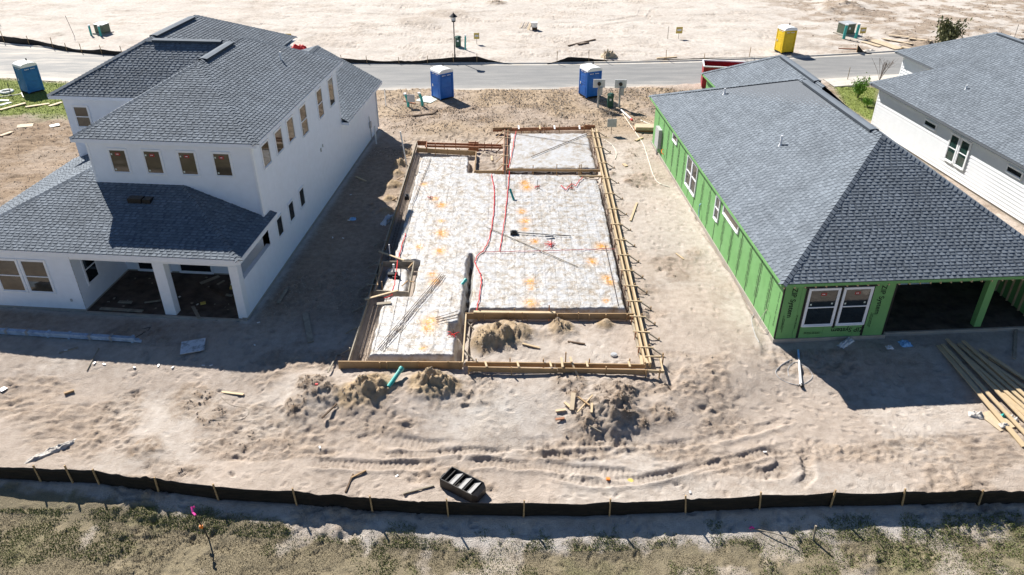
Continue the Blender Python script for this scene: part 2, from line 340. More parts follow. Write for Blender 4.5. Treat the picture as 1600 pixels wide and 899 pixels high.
    # ---- cover: r = darker soil, g = grass, b = pale washed sand
    n1 = fbm(X, Y, 1.1, 4, 61); n2 = fbm(X, Y, 4.0, 3, 62); n3 = fbm(X, Y, .35, 3, 63)
    behind = sst(46, 51, Y)*(1-sst(58.5, 60, Y))*sst(-16, -9, X)
    soil = np.maximum(soil, behind*(.4+1.5*np.clip(n1-.42, 0, 1)+.9*np.clip(n3-.5, 0, 1)))
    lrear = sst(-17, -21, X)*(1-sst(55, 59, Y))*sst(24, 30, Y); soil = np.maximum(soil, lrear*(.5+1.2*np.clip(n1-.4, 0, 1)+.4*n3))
    gap = sst(-12.3, -11.5, X)*(1-sst(-6.5, -6, X))*sst(25, 28, Y)*(1-sst(46, 49, Y)); soil = np.maximum(soil, gap*(.35+.6*n2))  # darker soil here, deepened further to paint in the house's shade
    soil = np.maximum(soil, (.2+.5*cragY+.5*np.clip(n3-.4, 0, 1))*rough*(1-far*.5)); soil = np.maximum(soil, far*.35*sst(.55, .7, n3)*sst(.5, .65, n1))
    rightfar = far*sst(22, 34, X); soil = np.maximum(soil, rightfar*.75*sst(.42, .62, n1))
    pale = far*(.55+.5*n2); cx_, cy_ = G(765, 640); pale = np.maximum(pale, .9*np.exp(-(((X-cx_)/2.2)**2+((Y-cy_)/1.5)**2)*1.1)*sst(.25, .5, n1+.2))
    pale = np.maximum(pale, .4*sst(.5, .7, n2)*(1-behind))
    wl = np.minimum(segdist(X, Y, (-11.05,26.85), (-9.0,49.6))[0], segdist(X, Y, (-22,27.9), (-11.05,26.85))[0]); ov = np.exp(-(wl/.3)**2)*(X > -24); pale = np.maximum(pale, ov*1.2); soil = soil*(1-ov)
    gr = sst(.0, .7, s-.62+.5*sst(-6, -10, X)+.9*(n1-.5)+.6*(n3-.5))*(.45+1.0*sst(.3, .48, fbm(X, Y, 1.3, 4, 71)))
    bankp = (s > 0)*(1-gr); pale = np.maximum(pale, bankp*.75*sst(0, .4, s))
    gx = sst(-25, -28, X)*sst(51.5, 53.5, Y+2.5*(n1-.5))*(1-sst(-1.2, .3, Y-rn(X))); gx = gx*sst(.25, .45, n1+.15); gr = np.maximum(gr, gx)
    LAWN = P((1296,126),(1375,136),(1372,160),(1395,200),(1350,185),(1320,165)); gr = np.maximum(gr, np.clip(sst(-.4, .4, polydist(X, Y, LAWN)), 0, 1))
    lush = np.maximum(gx, np.clip(sst(-.4, .4, polydist(X, Y, LAWN)), 0, 1)); soil = soil*(1-np.clip(gr, 0, 1)*.6)*(1-.8*lush); _masks['lush'] = lush; _masks['tan'] = np.clip(np.maximum(tan, .5*behind*sst(.42, .6, n2)), 0, 1)
    return z, np.clip(soil, 0, 1), np.clip(gr, 0, 1), np.clip(pale, 0, 1)
def hz(x, y): return float(terrain(np.array([x]), np.array([y]))[0])
def GP(px, py, dz=0.0):
    x, y = GB(px, py); z = hz(x, y)
    for _ in range(2): x, y = G(px, py, z); z = hz(x, y)
    return (x, y, z+dz)

def steps(a): 
    o = [a[0][0]]
    for s, e, d in a: n = max(1, int(round((e-s)/d))); o += list(np.linspace(s, e, n+1)[1:])
    return np.array(o)
xs = steps([(-900,-300,150),(-300,-120,45),(-120,-64,7),(-64,-26,.3),(-26,-15,.12),(-15,15,.06),(15,26,.12),(26,64,.3),(64,120,7),(120,300,45),(300,900,150)])
ys = steps([(-500,-100,100),(-100,0,20),(0,13,1.3),(13,16,.06),(16,24.2,.05),(24.2,50,.1),(50,62,.12),(62,96,.2),(96,130,2),(130,300,17),(300,1800,150)])
XX, YY = np.meshgrid(xs, ys)
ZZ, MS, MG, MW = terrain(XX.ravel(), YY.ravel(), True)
LUSH = _masks['lush']; TANM = _masks['tan']; nx, ny = len(xs), len(ys)
ii = (np.arange(ny-1)[:, None]*nx + np.arange(nx-1)[None, :]).ravel()
FF = np.stack([ii, ii+1, ii+1+nx, ii+nx], 1)

def ground_mat():
    m = bpy.data.materials.new('sandy_ground'); m.use_nodes = True; N, L = nt(m); b = N['Principled BSDF']; b.inputs['Roughness'].default_value = .95; b.inputs['Specular IOR Level'].default_value = .15
    tc = N.new('ShaderNodeTexCoord'); at = N.new('ShaderNodeAttribute'); at.attribute_name = 'cover'; sp = N.new('ShaderNodeSeparateColor'); L.new(at.outputs['Color'], sp.inputs[0])
    def noise(sc, d=6, ro=.6):
        n = N.new('ShaderNodeTexNoise'); n.inputs['Scale'].default_value = sc; n.inputs['Detail'].default_value = d; n.inputs['Roughness'].default_value = ro; L.new(tc.outputs['Object'], n.inputs['Vector']); return n
    def ramp(n, c0, c1, p0=.3, p1=.7):
        r = N.new('ShaderNodeValToRGB'); r.color_ramp.elements[0].position = p0; r.color_ramp.elements[1].position = p1; r.color_ramp.elements[0].color = (*c0, 1); r.color_ramp.elements[1].color = (*c1, 1); L.new(n.outputs['Fac'], r.inputs[0]); return r.outputs[0]
    def mix(f, a, c):
        x = N.new('ShaderNodeMixRGB'); L.new(f, x.inputs[0]); L.new(a, x.inputs[1]); L.new(c, x.inputs[2]); return x.outputs[0]
    big = noise(.45, 5); mid = noise(3.2, 8, .65); fine = noise(26, 5, .7); spk = noise(34, 3, .8)
    sand = ramp(mid, (.355, .295, .245), (.49, .42, .36)); soilc = ramp(mid, (.15, .105, .07), (.35, .26, .178)); palec = ramp(mid, (.48, .44, .395), (.58, .545, .50))
    dry = ramp(fine, (.15, .125, .075), (.31, .265, .18), .35, .65); green = ramp(fine, (.115, .115, .05), (.24, .23, .12), .35, .65)
    gsel = N.new('ShaderNodeMapRange'); gsel.inputs[1].default_value = .52; gsel.inputs[2].default_value = .68; L.new(noise(.38, 5).outputs['Fac'], gsel.inputs[0])
    lu = N.new('ShaderNodeAttribute'); lu.attribute_name = 'lush'; gcol = mix(lu.outputs['Fac'], mix(gsel.outputs[0], dry, green), ramp(fine, (.12, .165, .03), (.26, .30, .08), .35, .65))
    def jit(ch, n, amt):
        a = N.new('ShaderNodeMath'); a.operation = 'SUBTRACT'; L.new(n.outputs['Fac'], a.inputs[0]); a.inputs[1].default_value = .5
        m2 = N.new('ShaderNodeMath'); m2.operation = 'MULTIPLY_ADD'; L.new(a.outputs[0], m2.inputs[0]); m2.inputs[1].default_value = amt; L.new(ch, m2.inputs[2]); m2.use_clamp = True
        m3 = N.new('ShaderNodeMath'); m3.operation = 'MULTIPLY'; L.new(m2.outputs[0], m3.inputs[0]); 
        s = N.new('ShaderNodeMapRange'); s.inputs[1].default_value = 0; s.inputs[2].default_value = .12; L.new(ch, s.inputs[0]); L.new(s.outputs[0], m3.inputs[1]); return m3.outputs[0]
    c = mix(jit(sp.outputs[2], mid, .9), sand, palec)
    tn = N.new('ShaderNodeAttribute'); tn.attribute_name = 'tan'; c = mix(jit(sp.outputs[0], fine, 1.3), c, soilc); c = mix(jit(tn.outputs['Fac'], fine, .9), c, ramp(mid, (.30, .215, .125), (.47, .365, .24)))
    c = mix(jit(sp.outputs[1], fine, 1.6), c, gcol)
    # fine dark specks of organic matter, coarsened to paint in crisp relief shadows
    sr = N.new('ShaderNodeMapRange'); sr.inputs[1].default_value = .66; sr.inputs[2].default_value = .72; sr.inputs[4].default_value = .6; L.new(spk.outputs['Fac'], sr.inputs[0])
    d = N.new('ShaderNodeMixRGB'); d.inputs[2].default_value = (.10, .07, .045, 1); L.new(sr.outputs[0], d.inputs[0]); L.new(c, d.inputs[1]); c = d.outputs[0]
    v = N.new('ShaderNodeMapRange'); v.inputs[1].default_value = .3; v.inputs[2].default_value = .7; v.inputs[3].default_value = .86; v.inputs[4].default_value = 1.1; L.new(big.outputs['Fac'], v.inputs[0])
    mu = N.new('ShaderNodeMixRGB'); mu.blend_type = 'MULTIPLY'; mu.inputs[0].default_value = 1; L.new(c, mu.inputs[1]); L.new(v.outputs[0], mu.inputs[2]); L.new(mu.outputs[0], b.inputs['Base Color'])
    ad = N.new('ShaderNodeMath'); ad.operation = 'ADD'; L.new(noise(12, 8, .7).outputs['Fac'], ad.inputs[0]); L.new(fine.outputs['Fac'], ad.inputs[1])
    bp = N.new('ShaderNodeBump'); bp.inputs['Strength'].default_value = .8; bp.inputs['Distance'].default_value = .05; L.new(ad.outputs[0], bp.inputs['Height']); L.new(bp.outputs[0], b.inputs['Normal'])
    return m
M_GROUND = ground_mat()
ground = np_mesh('ground', np.stack([XX.ravel(), YY.ravel(), ZZ], 1), FF, M_GROUND); ground['kind'] = 'structure'
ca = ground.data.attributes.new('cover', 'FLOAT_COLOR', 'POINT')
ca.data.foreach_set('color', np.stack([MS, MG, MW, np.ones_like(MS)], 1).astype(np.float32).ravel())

la = ground.data.attributes.new('lush', 'FLOAT', 'POINT'); la.data.foreach_set('value', LUSH.astype(np.float32)); ta = ground.data.attributes.new('tan', 'FLOAT', 'POINT'); ta.data.foreach_set('value', TANM.astype(np.float32))
# road sheet (its ragged sandy edge is the ground rising over it) and far kerb
def road_mat():
    m = bpy.data.materials.new('asphalt_road'); m.use_nodes = True; N, L = nt(m); b = N['Principled BSDF']; b.inputs['Roughness'].default_value = .85
    tc = N.new('ShaderNodeTexCoord'); mp = N.new('ShaderNodeMapping'); mp.inputs['Scale'].default_value = (.22, 1.3, 1); L.new(tc.outputs['Object'], mp.inputs[0])
    n = N.new('ShaderNodeTexNoise'); n.inputs['Scale'].default_value = 1.1; n.inputs['Detail'].default_value = 8; n.inputs['Roughness'].default_value = .65; L.new(mp.outputs[0], n.inputs['Vector'])
    at = N.new('ShaderNodeAttribute'); at.attribute_name = 'edge'
    ad = N.new('ShaderNodeMath'); ad.operation = 'ADD'; L.new(n.outputs['Fac'], ad.inputs[0]); L.new(at.outputs['Fac'], ad.inputs[1])
    r = N.new('ShaderNodeValToRGB'); e = r.color_ramp.elements; e[0].position = .42; e[0].color = (.175, .178, .178, 1); e[1].position = 1.0; e[1].color = (.52, .47, .40, 1); k = r.color_ramp.elements.new(.66); k.color = (.24, .238, .23, 1)
    L.new(ad.outputs[0], r.inputs[0])
    g = N.new('ShaderNodeTexNoise'); g.inputs['Scale'].default_value = 25; g.inputs['Detail'].default_value = 4; L.new(tc.outputs['Object'], g.inputs['Vector'])
    mr = N.new('ShaderNodeMapRange'); mr.inputs[1].default_value = .3; mr.inputs[2].default_value = .7; mr.inputs[3].default_value = .85; mr.inputs[4].default_value = 1.12; L.new(g.outputs['Fac'], mr.inputs[0])
    mx = N.new('ShaderNodeMixRGB'); mx.blend_type = 'MULTIPLY'; mx.inputs[0].default_value = 1; L.new(r.outputs[0], mx.inputs[1]); L.new(mr.outputs[0], mx.inputs[2]); L.new(mx.outputs[0], b.inputs['Base Color'])
    return m
rx = np.linspace(-120, 120, 241); K = 14; V = []; ED = []
for x in rx:
    a = rn(x) + (abs(x) > 60)*(abs(x)-60)*.5; c = rf(x) + (abs(x) > 60)*(abs(x)-60)*.5
    for k in range(K+1):
        t = k/K; y = a-.3+(c-a+.3)*t; V.append((x, y, -.02)); ED.append(.34*max(0, 1-(t/.28))**1.2 + (.25 if x < -25 else 0)*(.5+.5*vn(x/7, k/5, 3)) + .1*max(0, (t-.9)/.1))
V = np.array(V); q = (np.arange(240)[:, None]*(K+1)+np.arange(K)[None, :]).ravel()
road = np_mesh('road', V, np.stack([q, q+K+1, q+K+2, q+1], 1), road_mat()); road['kind'] = 'structure'
ea = road.data.attributes.new('edge', 'FLOAT', 'POINT'); ea.data.foreach_set('value', np.array(ED, dtype=np.float32))
kb = MB(); prev = None
for x in np.linspace(-64, 64, 129):
    y = float(rf(x)); cur = [(x, y-.32, -.016), (x, y-.05, .0), (x, y+.06, .10), (x, y+.2, .11), (x, y+.22, -.2)]
    if prev: 
        for k in range(4): kb.quad(prev[k], cur[k], cur[k+1], prev[k+1])
    prev = cur
kerb = kb.build('kerb', M_CURB, smooth=False); kerb['kind'] = 'structure'
sw = MB(); prev = None
for px_ in np.linspace(1286, 1475, 14):
    a = G(px_, 124.5-(px_-1290)*.066); b_ = (a[0]+.15, a[1]-2.0); cur = [(a[0], a[1], .05), (b_[0], b_[1], .055), (b_[0], b_[1], -.12), (a[0], a[1], -.12)]
    if prev:
        for k in range(4): sw.quad(prev[k], prev[(k+1) % 4], cur[(k+1) % 4], cur[k])
    prev = cur
s_ = sw.build('sidewalk', M_CURB); s_['kind'] = 'structure'

# ------------------------------------------------------------------ house helpers (u right, v away, z up in the house's own frame)
def clip_interval(P2, b):
    xs_ = []
    n = len(P2)
    for i in range(n):
        (a1, b1), (a2, b2) = P2[i], P2[(i+1) % n]
        if b1 == b2: continue
        if min(b1, b2)-1e-9 <= b <= max(b1, b2)+1e-9: xs_.append(a1+(a2-a1)*(b-b1)/(b2-b1))
    return (min(xs_), max(xs_)) if len(xs_) >= 2 else None
def shingle_face(mb, pts, expo=.145):
    """pts: convex roof polygon, first two points = eave (left, right as seen from outside)"""
    p = [Vector(q) for q in pts]; e = (p[1]-p[0]).normalized(); n = (p[1]-p[0]).cross(p[2]-p[0]).normalized()
    if n.z < 0: n = -n
    s = n.cross(e)
    if (p[2]-p[0]).dot(s) < 0: s = -s
    P2 = [((q-p[0]).dot(e), (q-p[0]).dot(s)) for q in p]; bmax = max(b for a, b in P2); bmin = min(b for a, b in P2)
    b = bmin; row = 0
    while b < bmax-.02:
        b2 = min(b+expo, bmax-.004); I = clip_interval(P2, b+.003); J = clip_interval(P2, b2)
        if I and J and I[1]-I[0] > .05:
            lo, hi = min(I[0], J[0]), max(I[1], J[1]); a = lo - random.random()*.2; streak = random.gauss(0, .03); thick = row % 2 == 0
            while a < hi:
                thick = not thick
                w = random.uniform(.12, .22) if thick else random.uniform(.06, .13)
                aL, aR = max(a, I[0]), min(a+w, I[1]); tL, tR = max(a, J[0]), min(a+w, J[1])
                if aR > aL and tR >= tL-.001:
                    h = .026 if thick else .012; tone = (.62 if thick else .42) + random.uniform(-.16, .16) + streak
                    A = p[0]+e*aL+s*b; B = p[0]+e*aR+s*b; C = p[0]+e*tR+s*b2; D = p[0]+e*tL+s*b2
                    o = len(mb.v); mb.v.extend([tuple(A+n*h), tuple(B+n*h), tuple(C+n*.006), tuple(D+n*.006), tuple(A-n*.01), tuple(B-n*.01)])
                    mb.f.append((o, o+1, o+2, o+3)); mb.t.append(min(1, max(0, tone))); mb.f.append((o+4, o+5, o+1, o)); mb.t.append(.0)
                    if thick: 
                        mb.f.append((o+5, o+2, o+1)); mb.t.append(.05); mb.f.append((o+4, o, o+3)); mb.t.append(.05)
                a += w
        b += expo; row += 1
def caps(mb, p, q, w=.16, lift=.035, step=.2):
    p, q = Vector(p), Vector(q); d = (q-p); L = d.length; d.normalize(); side = d.cross(Vector((0,0,1))).normalized(); up = side.cross(d)
    n = max(1, int(L/step))
    for i in range(n):
        a = p+d*(L*i/n); b = p+d*(L*(i+1)/n+.03); dn = Vector((0,0,-.085)) ; l1 = .015+random.uniform(-.003,.003)
        t = random.uniform(.45, .75)
        A = [a-side*w+dn+up*(lift+l1), a+up*(lift+l1), a+side*w+dn+up*(lift+l1)]; B = [b-side*w+dn+up*lift*.6, b+up*lift*.6, b+side*w+dn+up*lift*.6]
        o = len(mb.v); mb.v.extend([tuple(v) for v in A+B]); mb.f += [(o, o+1, o+4, o+3), (o+1, o+2, o+5, o+4)]; mb.t += [t, t]
        A2 = [v-up*.03 for v in A]; o2 = len(mb.v); mb.v.extend([tuple(v) for v in A2]); mb.f += [(o2, o2+1, o+1, o), (o2+1, o2+2, o+2, o+1)]; mb.t += [.02, .02]
def roof(parent, name, faces, eaves, cap_lines, fascia_mat, fh=.17, vents=()):
    """faces: outlines starting with the eave; eaves: edges that get a fascia board"""
    dk = MB()
    for f in faces: dk.quad(*[Vector(p)-Vector((0,0,.02)) for p in f])
    ro = dk.build(name, M_SHCAP, parent)
    sh = MB()
    for f in faces: shingle_face(sh, f)
    so = sh.build('shingles', M_SH, ro, kind='stuff')
    if cap_lines:
        for a, b in cap_lines:
            cp = MB(); caps(cp, a, b); cp.build('ridge_cap', M_SH, ro)
    fa = MB()
    for a, b in eaves:
        a, b = Vector(a), Vector(b); fa.beam(a-Vector((0,0,fh/2+.012)), b-Vector((0,0,fh/2+.012)), .03, fh)
    fa.build('fascia', fascia_mat, ro)
    for a, b in vents:
        a, b = Vector(a), Vector(b); v = MB(); d = (b-a).normalized(); sd = d.cross(Vector((0,0,1))).normalized()
        for s in (-1, 1):
            v.quad(a+Vector((0,0,.075)), b+Vector((0,0,.075)), b+sd*s*.2+Vector((0,0,.035)), a+sd*s*.2+Vector((0,0,.035)), tone=.55)
            v.quad(a+sd*s*.2+Vector((0,0,.035)), b+sd*s*.2+Vector((0,0,.035)), b+sd*s*.2+Vector((0,0,-.07)), a+sd*s*.2+Vector((0,0,-.07)), tone=0)
        v.quad(a+sd*.2+Vector((0,0,.035)), a+Vector((0,0,.075)), a-sd*.2+Vector((0,0,.035)), tone=0); v.quad(b+sd*.2+Vector((0,0,.035)), b+Vector((0,0,.075)), b-sd*.2+Vector((0,0,.035)), tone=0)
        v.build('ridge_vent', M_SH, ro)
    return ro
def lapwall(mb, p, q, z0, z1, out, expo=.19, proud=.02):
    """horizontal boards between plan points p and q; out = outward plan normal"""
    p, q = Vector((p[0], p[1], 0)), Vector((q[0], q[1], 0)); o = Vector((out[0], out[1], 0)); z = z0
    while z < z1-1e-4:
        t = min(z+expo, z1); A = p+o*proud; B = q+o*proud; Z = lambda v, h: Vector((v.x, v.y, h))
        mb.quad(Z(A, z), Z(B, z), Z(q, t), Z(p, t)); mb.quad(Z(p, z), Z(q, z), Z(B, z), Z(A, z)); z = t
def window(parent, plane, a0, a1, z0, z1, pos, out, glass, split=True, label=False, trim=.07, frame_mat=None, depth=.05, sash=.035):
    """plane 'u': wall runs along u at v=pos (out=+-1 along v); plane 'v': wall runs along v at u=pos"""
    def T(a, z, d): return (a, pos+out*d, z) if plane == 'u' else (pos+out*d, a, z)
    def bx(mb, a_0, a_1, z_0, z_1, d0, d1):
        c = [T(a_0,z_0,d0),T(a_1,z_0,d0),T(a_1,z_1,d0),T(a_0,z_1,d0),T(a_0,z_0,d1),T(a_1,z_0,d1),T(a_1,z_1,d1),T(a_0,z_1,d1)]
        mb.add(c, [(0,3,2,1),(4,5,6,7),(0,1,5,4),(1,2,6,5),(2,3,7,6),(3,0,4,7)])
    fm = frame_mat or M_TRIM
    w = MB(); bx(w, a0-trim, a0, z0-trim, z1+trim, .0, depth); bx(w, a1, a1+trim, z0-trim, z1+trim, .0, depth); bx(w, a0, a1, z1, z1+trim, .0, depth); bx(w, a0, a1, z0-trim, z0, .0, depth+.02)
    wo_ = w.build('window', fm, parent)
    s = MB(); bx(s, a0, a0+sash, z0, z1, .006, depth-.012); bx(s, a1-sash, a1, z0, z1, .006, depth-.012); bx(s, a0+sash, a1-sash, z1-sash, z1, .006, depth-.012); bx(s, a0+sash, a1-sash, z0, z0+sash, .006, depth-.012)
    zm = (z0+z1)/2
    if split: bx(s, a0+sash, a1-sash, zm-.02, zm+.025, .006, depth-.008)
    s.build('frame', fm, wo_)
    panes = ((z0+sash, zm-.02), (zm+.025, z1-sash)) if split else ((z0+sash, z1-sash),)
    for y0, y1 in panes:
        g = MB(); bx(g, a0+sash, a1-sash, y0, y1, .004, .022); g.build('pane', glass, wo_)
    if label:
        ca_ = a0+(a1-a0)*.5; t = z1-sash-(z1-z0)*(.1 if not split else .07); lw = .11; g = MB(); bx(g, ca_-lw, ca_+lw, t-.13, t, .023, .026); g.build('sticker', M_RED, wo_)
        g = MB()
        for k in (-.045, 0, .03): bx(g, ca_+k-.018, ca_+k+.012, t-.085, t-.05, .0265, .0285)
        g.build('sticker', M_PWHITE, wo_)
        for (ka, kz) in ((.1, .08), (.82, .12)) if split else ((.08, .9), (.1, .07)):
            A = a0+(a1-a0)*ka; Z0 = (zm if split else z0)+sash+((z1-z0)*(.5 if split else 1)-.2)*kz
            g = MB(); bx(g, A, A+.07, Z0, Z0+.07, .0232, .0258); g.build('sticker', M_STICK, wo_)
    return wo_
def pipe_vent(parent, u, v, z, h=.35, r=.05, m=None):
    b = MB().cyl((u,v,z-.15), (u,v,z+h), r, n=10).cyl((u,v,z-.08), (u,v,z+.05), r*2.2, r*1.2, n=10); b.build('vent_pipe', m or M_PWHITE, parent)
def text_mesh(parent, body, size, mtx, material, name='lettering'):
    cu = bpy.data.curves.new(name, 'FONT'); cu.body = body; cu.size = size; cu.align_x = 'CENTER'; cu.align_y = 'CENTER'; cu.offset = size*.012
    t = bpy.data.objects.new('tmp', cu); COL.objects.link(t); dg = bpy.context.evaluated_depsgraph_get(); dg.update()
    me = bpy.data.meshes.new_from_object(t.evaluated_get(dg)); bpy.data.objects.remove(t, do_unlink=True)
    me.materials.clear(); me.materials.append(material)
    o = bpy.data.objects.new(name, me); COL.objects.link(o); o.parent = parent; o.matrix_local = mtx; return o

# ------------------------------------------------------------------ white two-storey house
LH = thing('white_house', 'white two storey house with grey shingle hip roofs and an open corner porch', 'house', (-11.09, 26.9, 0), R(-5.18))
w = MB()
lapwall(w, (-11.95,0), (-7.07,0), .12, 2.92, (0,-1))
lapwall(w, (0,3.45), (0,15.4), .12, 6.45, (1,0)); lapwall(w, (0,15.4), (0,22.9), .12, 3.35, (1,0)); lapwall(w, (0,.36), (0,3.45), .12, 1.72, (1,0))
lapwall(w, (-7.2,3.35), (0,3.35), 2.8, 6.45, (0,-1)); lapwall(w, (-7.2,8.8), (-7.2,3.35), 3.2, 6.45, (-1,0)); lapwall(w, (-11.6,8.8), (-7.2,8.8), 2.8, 6.45, (0,-1)); lapwall(w, (-11.6,20.3), (-11.6,8.8), 2.8, 6.45, (-1,0))
lapwall(w, (-11.95,22.9), (-11.95,0), .12, 2.92, (-1,0)); lapwall(w, (0,22.9), (-11.95,22.9), .12, 3.2, (0,1)); lapwall(w, (-.02,15.4), (-11.6,15.4), 3.3, 6.45, (0,1)); lapwall(w, (-4.2,20.3), (-11.6,20.3), 3, 6.45, (0,1)); lapwall(w, (-4.2,15.4), (-4.2,20.3), 3, 6.45, (1,0))
w.quad((-.01,3.36,2.8), (-.01,3.36,6.45), (-.01,15.38,6.45), (-.01,15.38,2.8))
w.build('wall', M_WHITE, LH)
for q_ in ((-.07,.026,3.28,3.44,2.8,6.44), (-.07,.026,15.3,15.43,3.3,6.44), (-7.23,-7.13,3.32,3.42,4.0,6.44), (-.07,.026,22.8,22.93,.12,3.3)): MB().box(*q_).build('corner_trim', M_TRIM, LH)
f = MB(); f.box(-12.0,-7.03,-.03,23,-.3,.12); f.box(-7.03,-.0,3.42,23,-.3,.12); f.box(-.2,.03,-.03,23,-.3,.115); f.build('foundation', M_CONC, LH)
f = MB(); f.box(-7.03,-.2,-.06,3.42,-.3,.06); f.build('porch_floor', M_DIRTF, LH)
f = MB(); f.box(-7.03,.02,-.16,-.061,-.3,.075); f.build('porch_edge', M_CONC, LH)
b = MB(); b.box(-7.07,.0,.0,.3,2.55,2.93); b.box(-.3,.0,.3,3.4,2.62,2.93); b.build('porch_beam', M_TRIM, LH)
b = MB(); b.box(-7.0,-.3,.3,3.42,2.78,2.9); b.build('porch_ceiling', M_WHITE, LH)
for u0, u1 in ((-3.56,-3.08), (-.36,.016)):
    b = MB(); b.box(u0,u1,-.016 if u0 < -1 else -.02,.36,-.1,2.56); b.build('column', M_TRIM, LH)
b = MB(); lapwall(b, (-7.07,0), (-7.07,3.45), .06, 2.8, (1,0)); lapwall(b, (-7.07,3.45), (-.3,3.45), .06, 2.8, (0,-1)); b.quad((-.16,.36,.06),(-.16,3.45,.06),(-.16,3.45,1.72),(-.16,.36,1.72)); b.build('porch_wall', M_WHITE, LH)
b = MB(); b.box(-.18,.03,.34,3.46,1.72,1.77); b.build('sill', M_TRIM, LH)
for a0 in (-6.28, -4.77, -3.25, -1.74): window(LH, 'u', a0, a0+.74, 5.02, 6.05, 3.35, -1, M_GLASSB, split=False, label=True, trim=.06)
for a0 in (-10.5, -9.26): window(LH, 'u', a0, a0+1.04, .9, 2.4, 0, -1, M_GLASSB, split=True, trim=.07)
window(LH, 'u', -11.16, -10.44, 4.95, 5.98, 8.8, -1, M_GLASSB, split=True)
window(LH, 'v', .62, 1.42, 1.0, 2.3, -7.07, 1, M_GLASSD, split=True, trim=.06)
window(LH, 'u', -6.5, -5.0, .14, 2.2, 3.45, -1, M_GLASSD, split=False, trim=.07); window(LH, 'u', -4.5, -3.0, .14, 2.2, 3.45, -1, M_GLASSD, split=False, trim=.07); window(LH, 'u', -2.2, -1.5, .9, 2.3, 3.45, -1, M_GLASSD, split=True, trim=.07)
for a0, a1, s, zb in ((4.2,5.05,False,5.05), (5.82,6.66,False,5.05), (7.38,8.22,False,5.0), (9.2,10.1,True,4.62), (11.85,12.68,True,4.62), (13.82,14.68,False,4.62)):
    window(LH, 'v', a0, a1, zb, 6.05, 0, 1, M_GLASSB, split=s, trim=.06)
for a0 in (4.44, 6.02, 7.58): window(LH, 'v', a0, a0+.64, 1.55, 2.45, 0, 1, M_GLASSD, split=False, trim=.06)
b = MB(); b.box(.014,.12,20.9,21.15,.9,1.3); b.cyl((.07,21.02,.0),(.07,21.02,.9),.03); b.cyl((.07,20.9,1.3),(.07,20.9,1.7),.02); b.build('meter_box', M_GREYM, LH)
b = MB(); b.box(.014,.05,11.4,11.5,3.0,3.2); b.box(.014,.05,11.75,11.83,3.12,3.28); b.build('wall_cap', M_GREYM, LH)
b = MB(); b.box(-7.62,-7.54,-.05,-.014,.5,.62); b.build('outlet_cover', M_GREYM, LH)
# roofs
E1, RZ = 6.62, 8.65
rA0, rA1 = (-3.62,7.5,RZ), (-3.62,12.2,RZ); rB = (-8.0,11.2,RZ); rBj = (-3.62,11.2,RZ); rC = (-7.95,16.7,RZ)
cRL, cRR = (-7.6,3.0,E1), (.36,3.0,E1); cFR = (.36,15.8,E1); cLL = (-12.0,8.4,E1); cLF = (-12.0,20.7,E1); cFF = (-3.9,20.7,E1); cIN = (-7.6,8.4,E1)
up = roof(LH, 'upper_roof', [
    [cRL, cRR, rA0], [cRR, cFR, rA1, rA0], [(-7.6,7.3,E1), cRL, rA0, (-3.62,11.2,RZ)],
    [cLL, (-7.3,8.4,E1), rBj, rB], [cLF, cLL, rB, rC], [cFF, cLF, rC], [(-3.9,15.6,E1), cFF, rC, (-7.95,11.2,RZ)], [cFR, (-4.0,15.8,E1), rA1]],
    [(cRL, cRR), (cRR, cFR), (cLL, cIN), (cIN, cRL), (cLF, cLL), (cFR, (-3.9,15.8,E1))],
    [(cRL, rA0), (cRR, rA0), (rA0, rA1), (cFR, rA1), (cLL, rB), (rB, rBj), (rB, rC), (cLF, rC), (cFF, rC)], M_WHITE,
    vents=[((-3.62,7.9,RZ), (-3.62,11.0,RZ)), ((-7.6,11.2,RZ), (-4.1,11.2,RZ)), ((-7.97,11.9,RZ), (-7.95,16.2,RZ))])
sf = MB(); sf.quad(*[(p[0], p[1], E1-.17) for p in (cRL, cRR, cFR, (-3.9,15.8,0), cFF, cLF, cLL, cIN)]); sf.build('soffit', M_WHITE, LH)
pipe_vent(LH, -1.6, 12.0, 7.6, .4)
E2 = 3.05; lpk = (-7.2,4.7,E2+.4*5.0)
c1, c2 = (-12.25,-.32,E2), (.32,-.32,E2); c3 = (-12.25,9.2,E2)
h1 = (-3.35,3.35,E2+.4*3.67); h2 = (-8.58,3.35,E2+.4*3.67)
lr = roof(LH, 'porch_roof', [[c1, c2, h1, h2], [c2, (.32,4.0,E2), (0,4.0,E2+.13), (0,3.34,E2+.13), h1], [c3, c1, h2, (-7.2,4.7,E2+2.02), (-7.2,9.2,E2+2.02)], [h2, (-7.2,3.35,E2+.4*3.67), (-7.2,4.7,E2+2.02)]],
    [(c1, c2), (c2, (.32,4.0,E2)), (c3, c1)], [(c1, (-7.2,4.7,E2+2.02)), (c2, h1)], M_TRIM, fh=.2)
sf = MB(); sf.quad((-12.25,-.32,E2-.18), (.32,-.32,E2-.18), (.32,.0,E2-.18), (-12.25,.0,E2-.18)); sf.quad((0,0,E2-.18),(.32,0,E2-.18),(.32,4,E2-.18),(0,4,E2-.18)); sf.build('soffit', M_TRIM, LH)
b = MB(); b.box(-5.35,-4.75,2.25,2.6,4.0,4.3); b.box(-4.7,-4.35,2.25,2.6,4.0,4.28); b.build('roof_vent_box', M_BLACKP, LH)
E3 = 3.22; t3 = (-3.6, E3+.55*4.0)
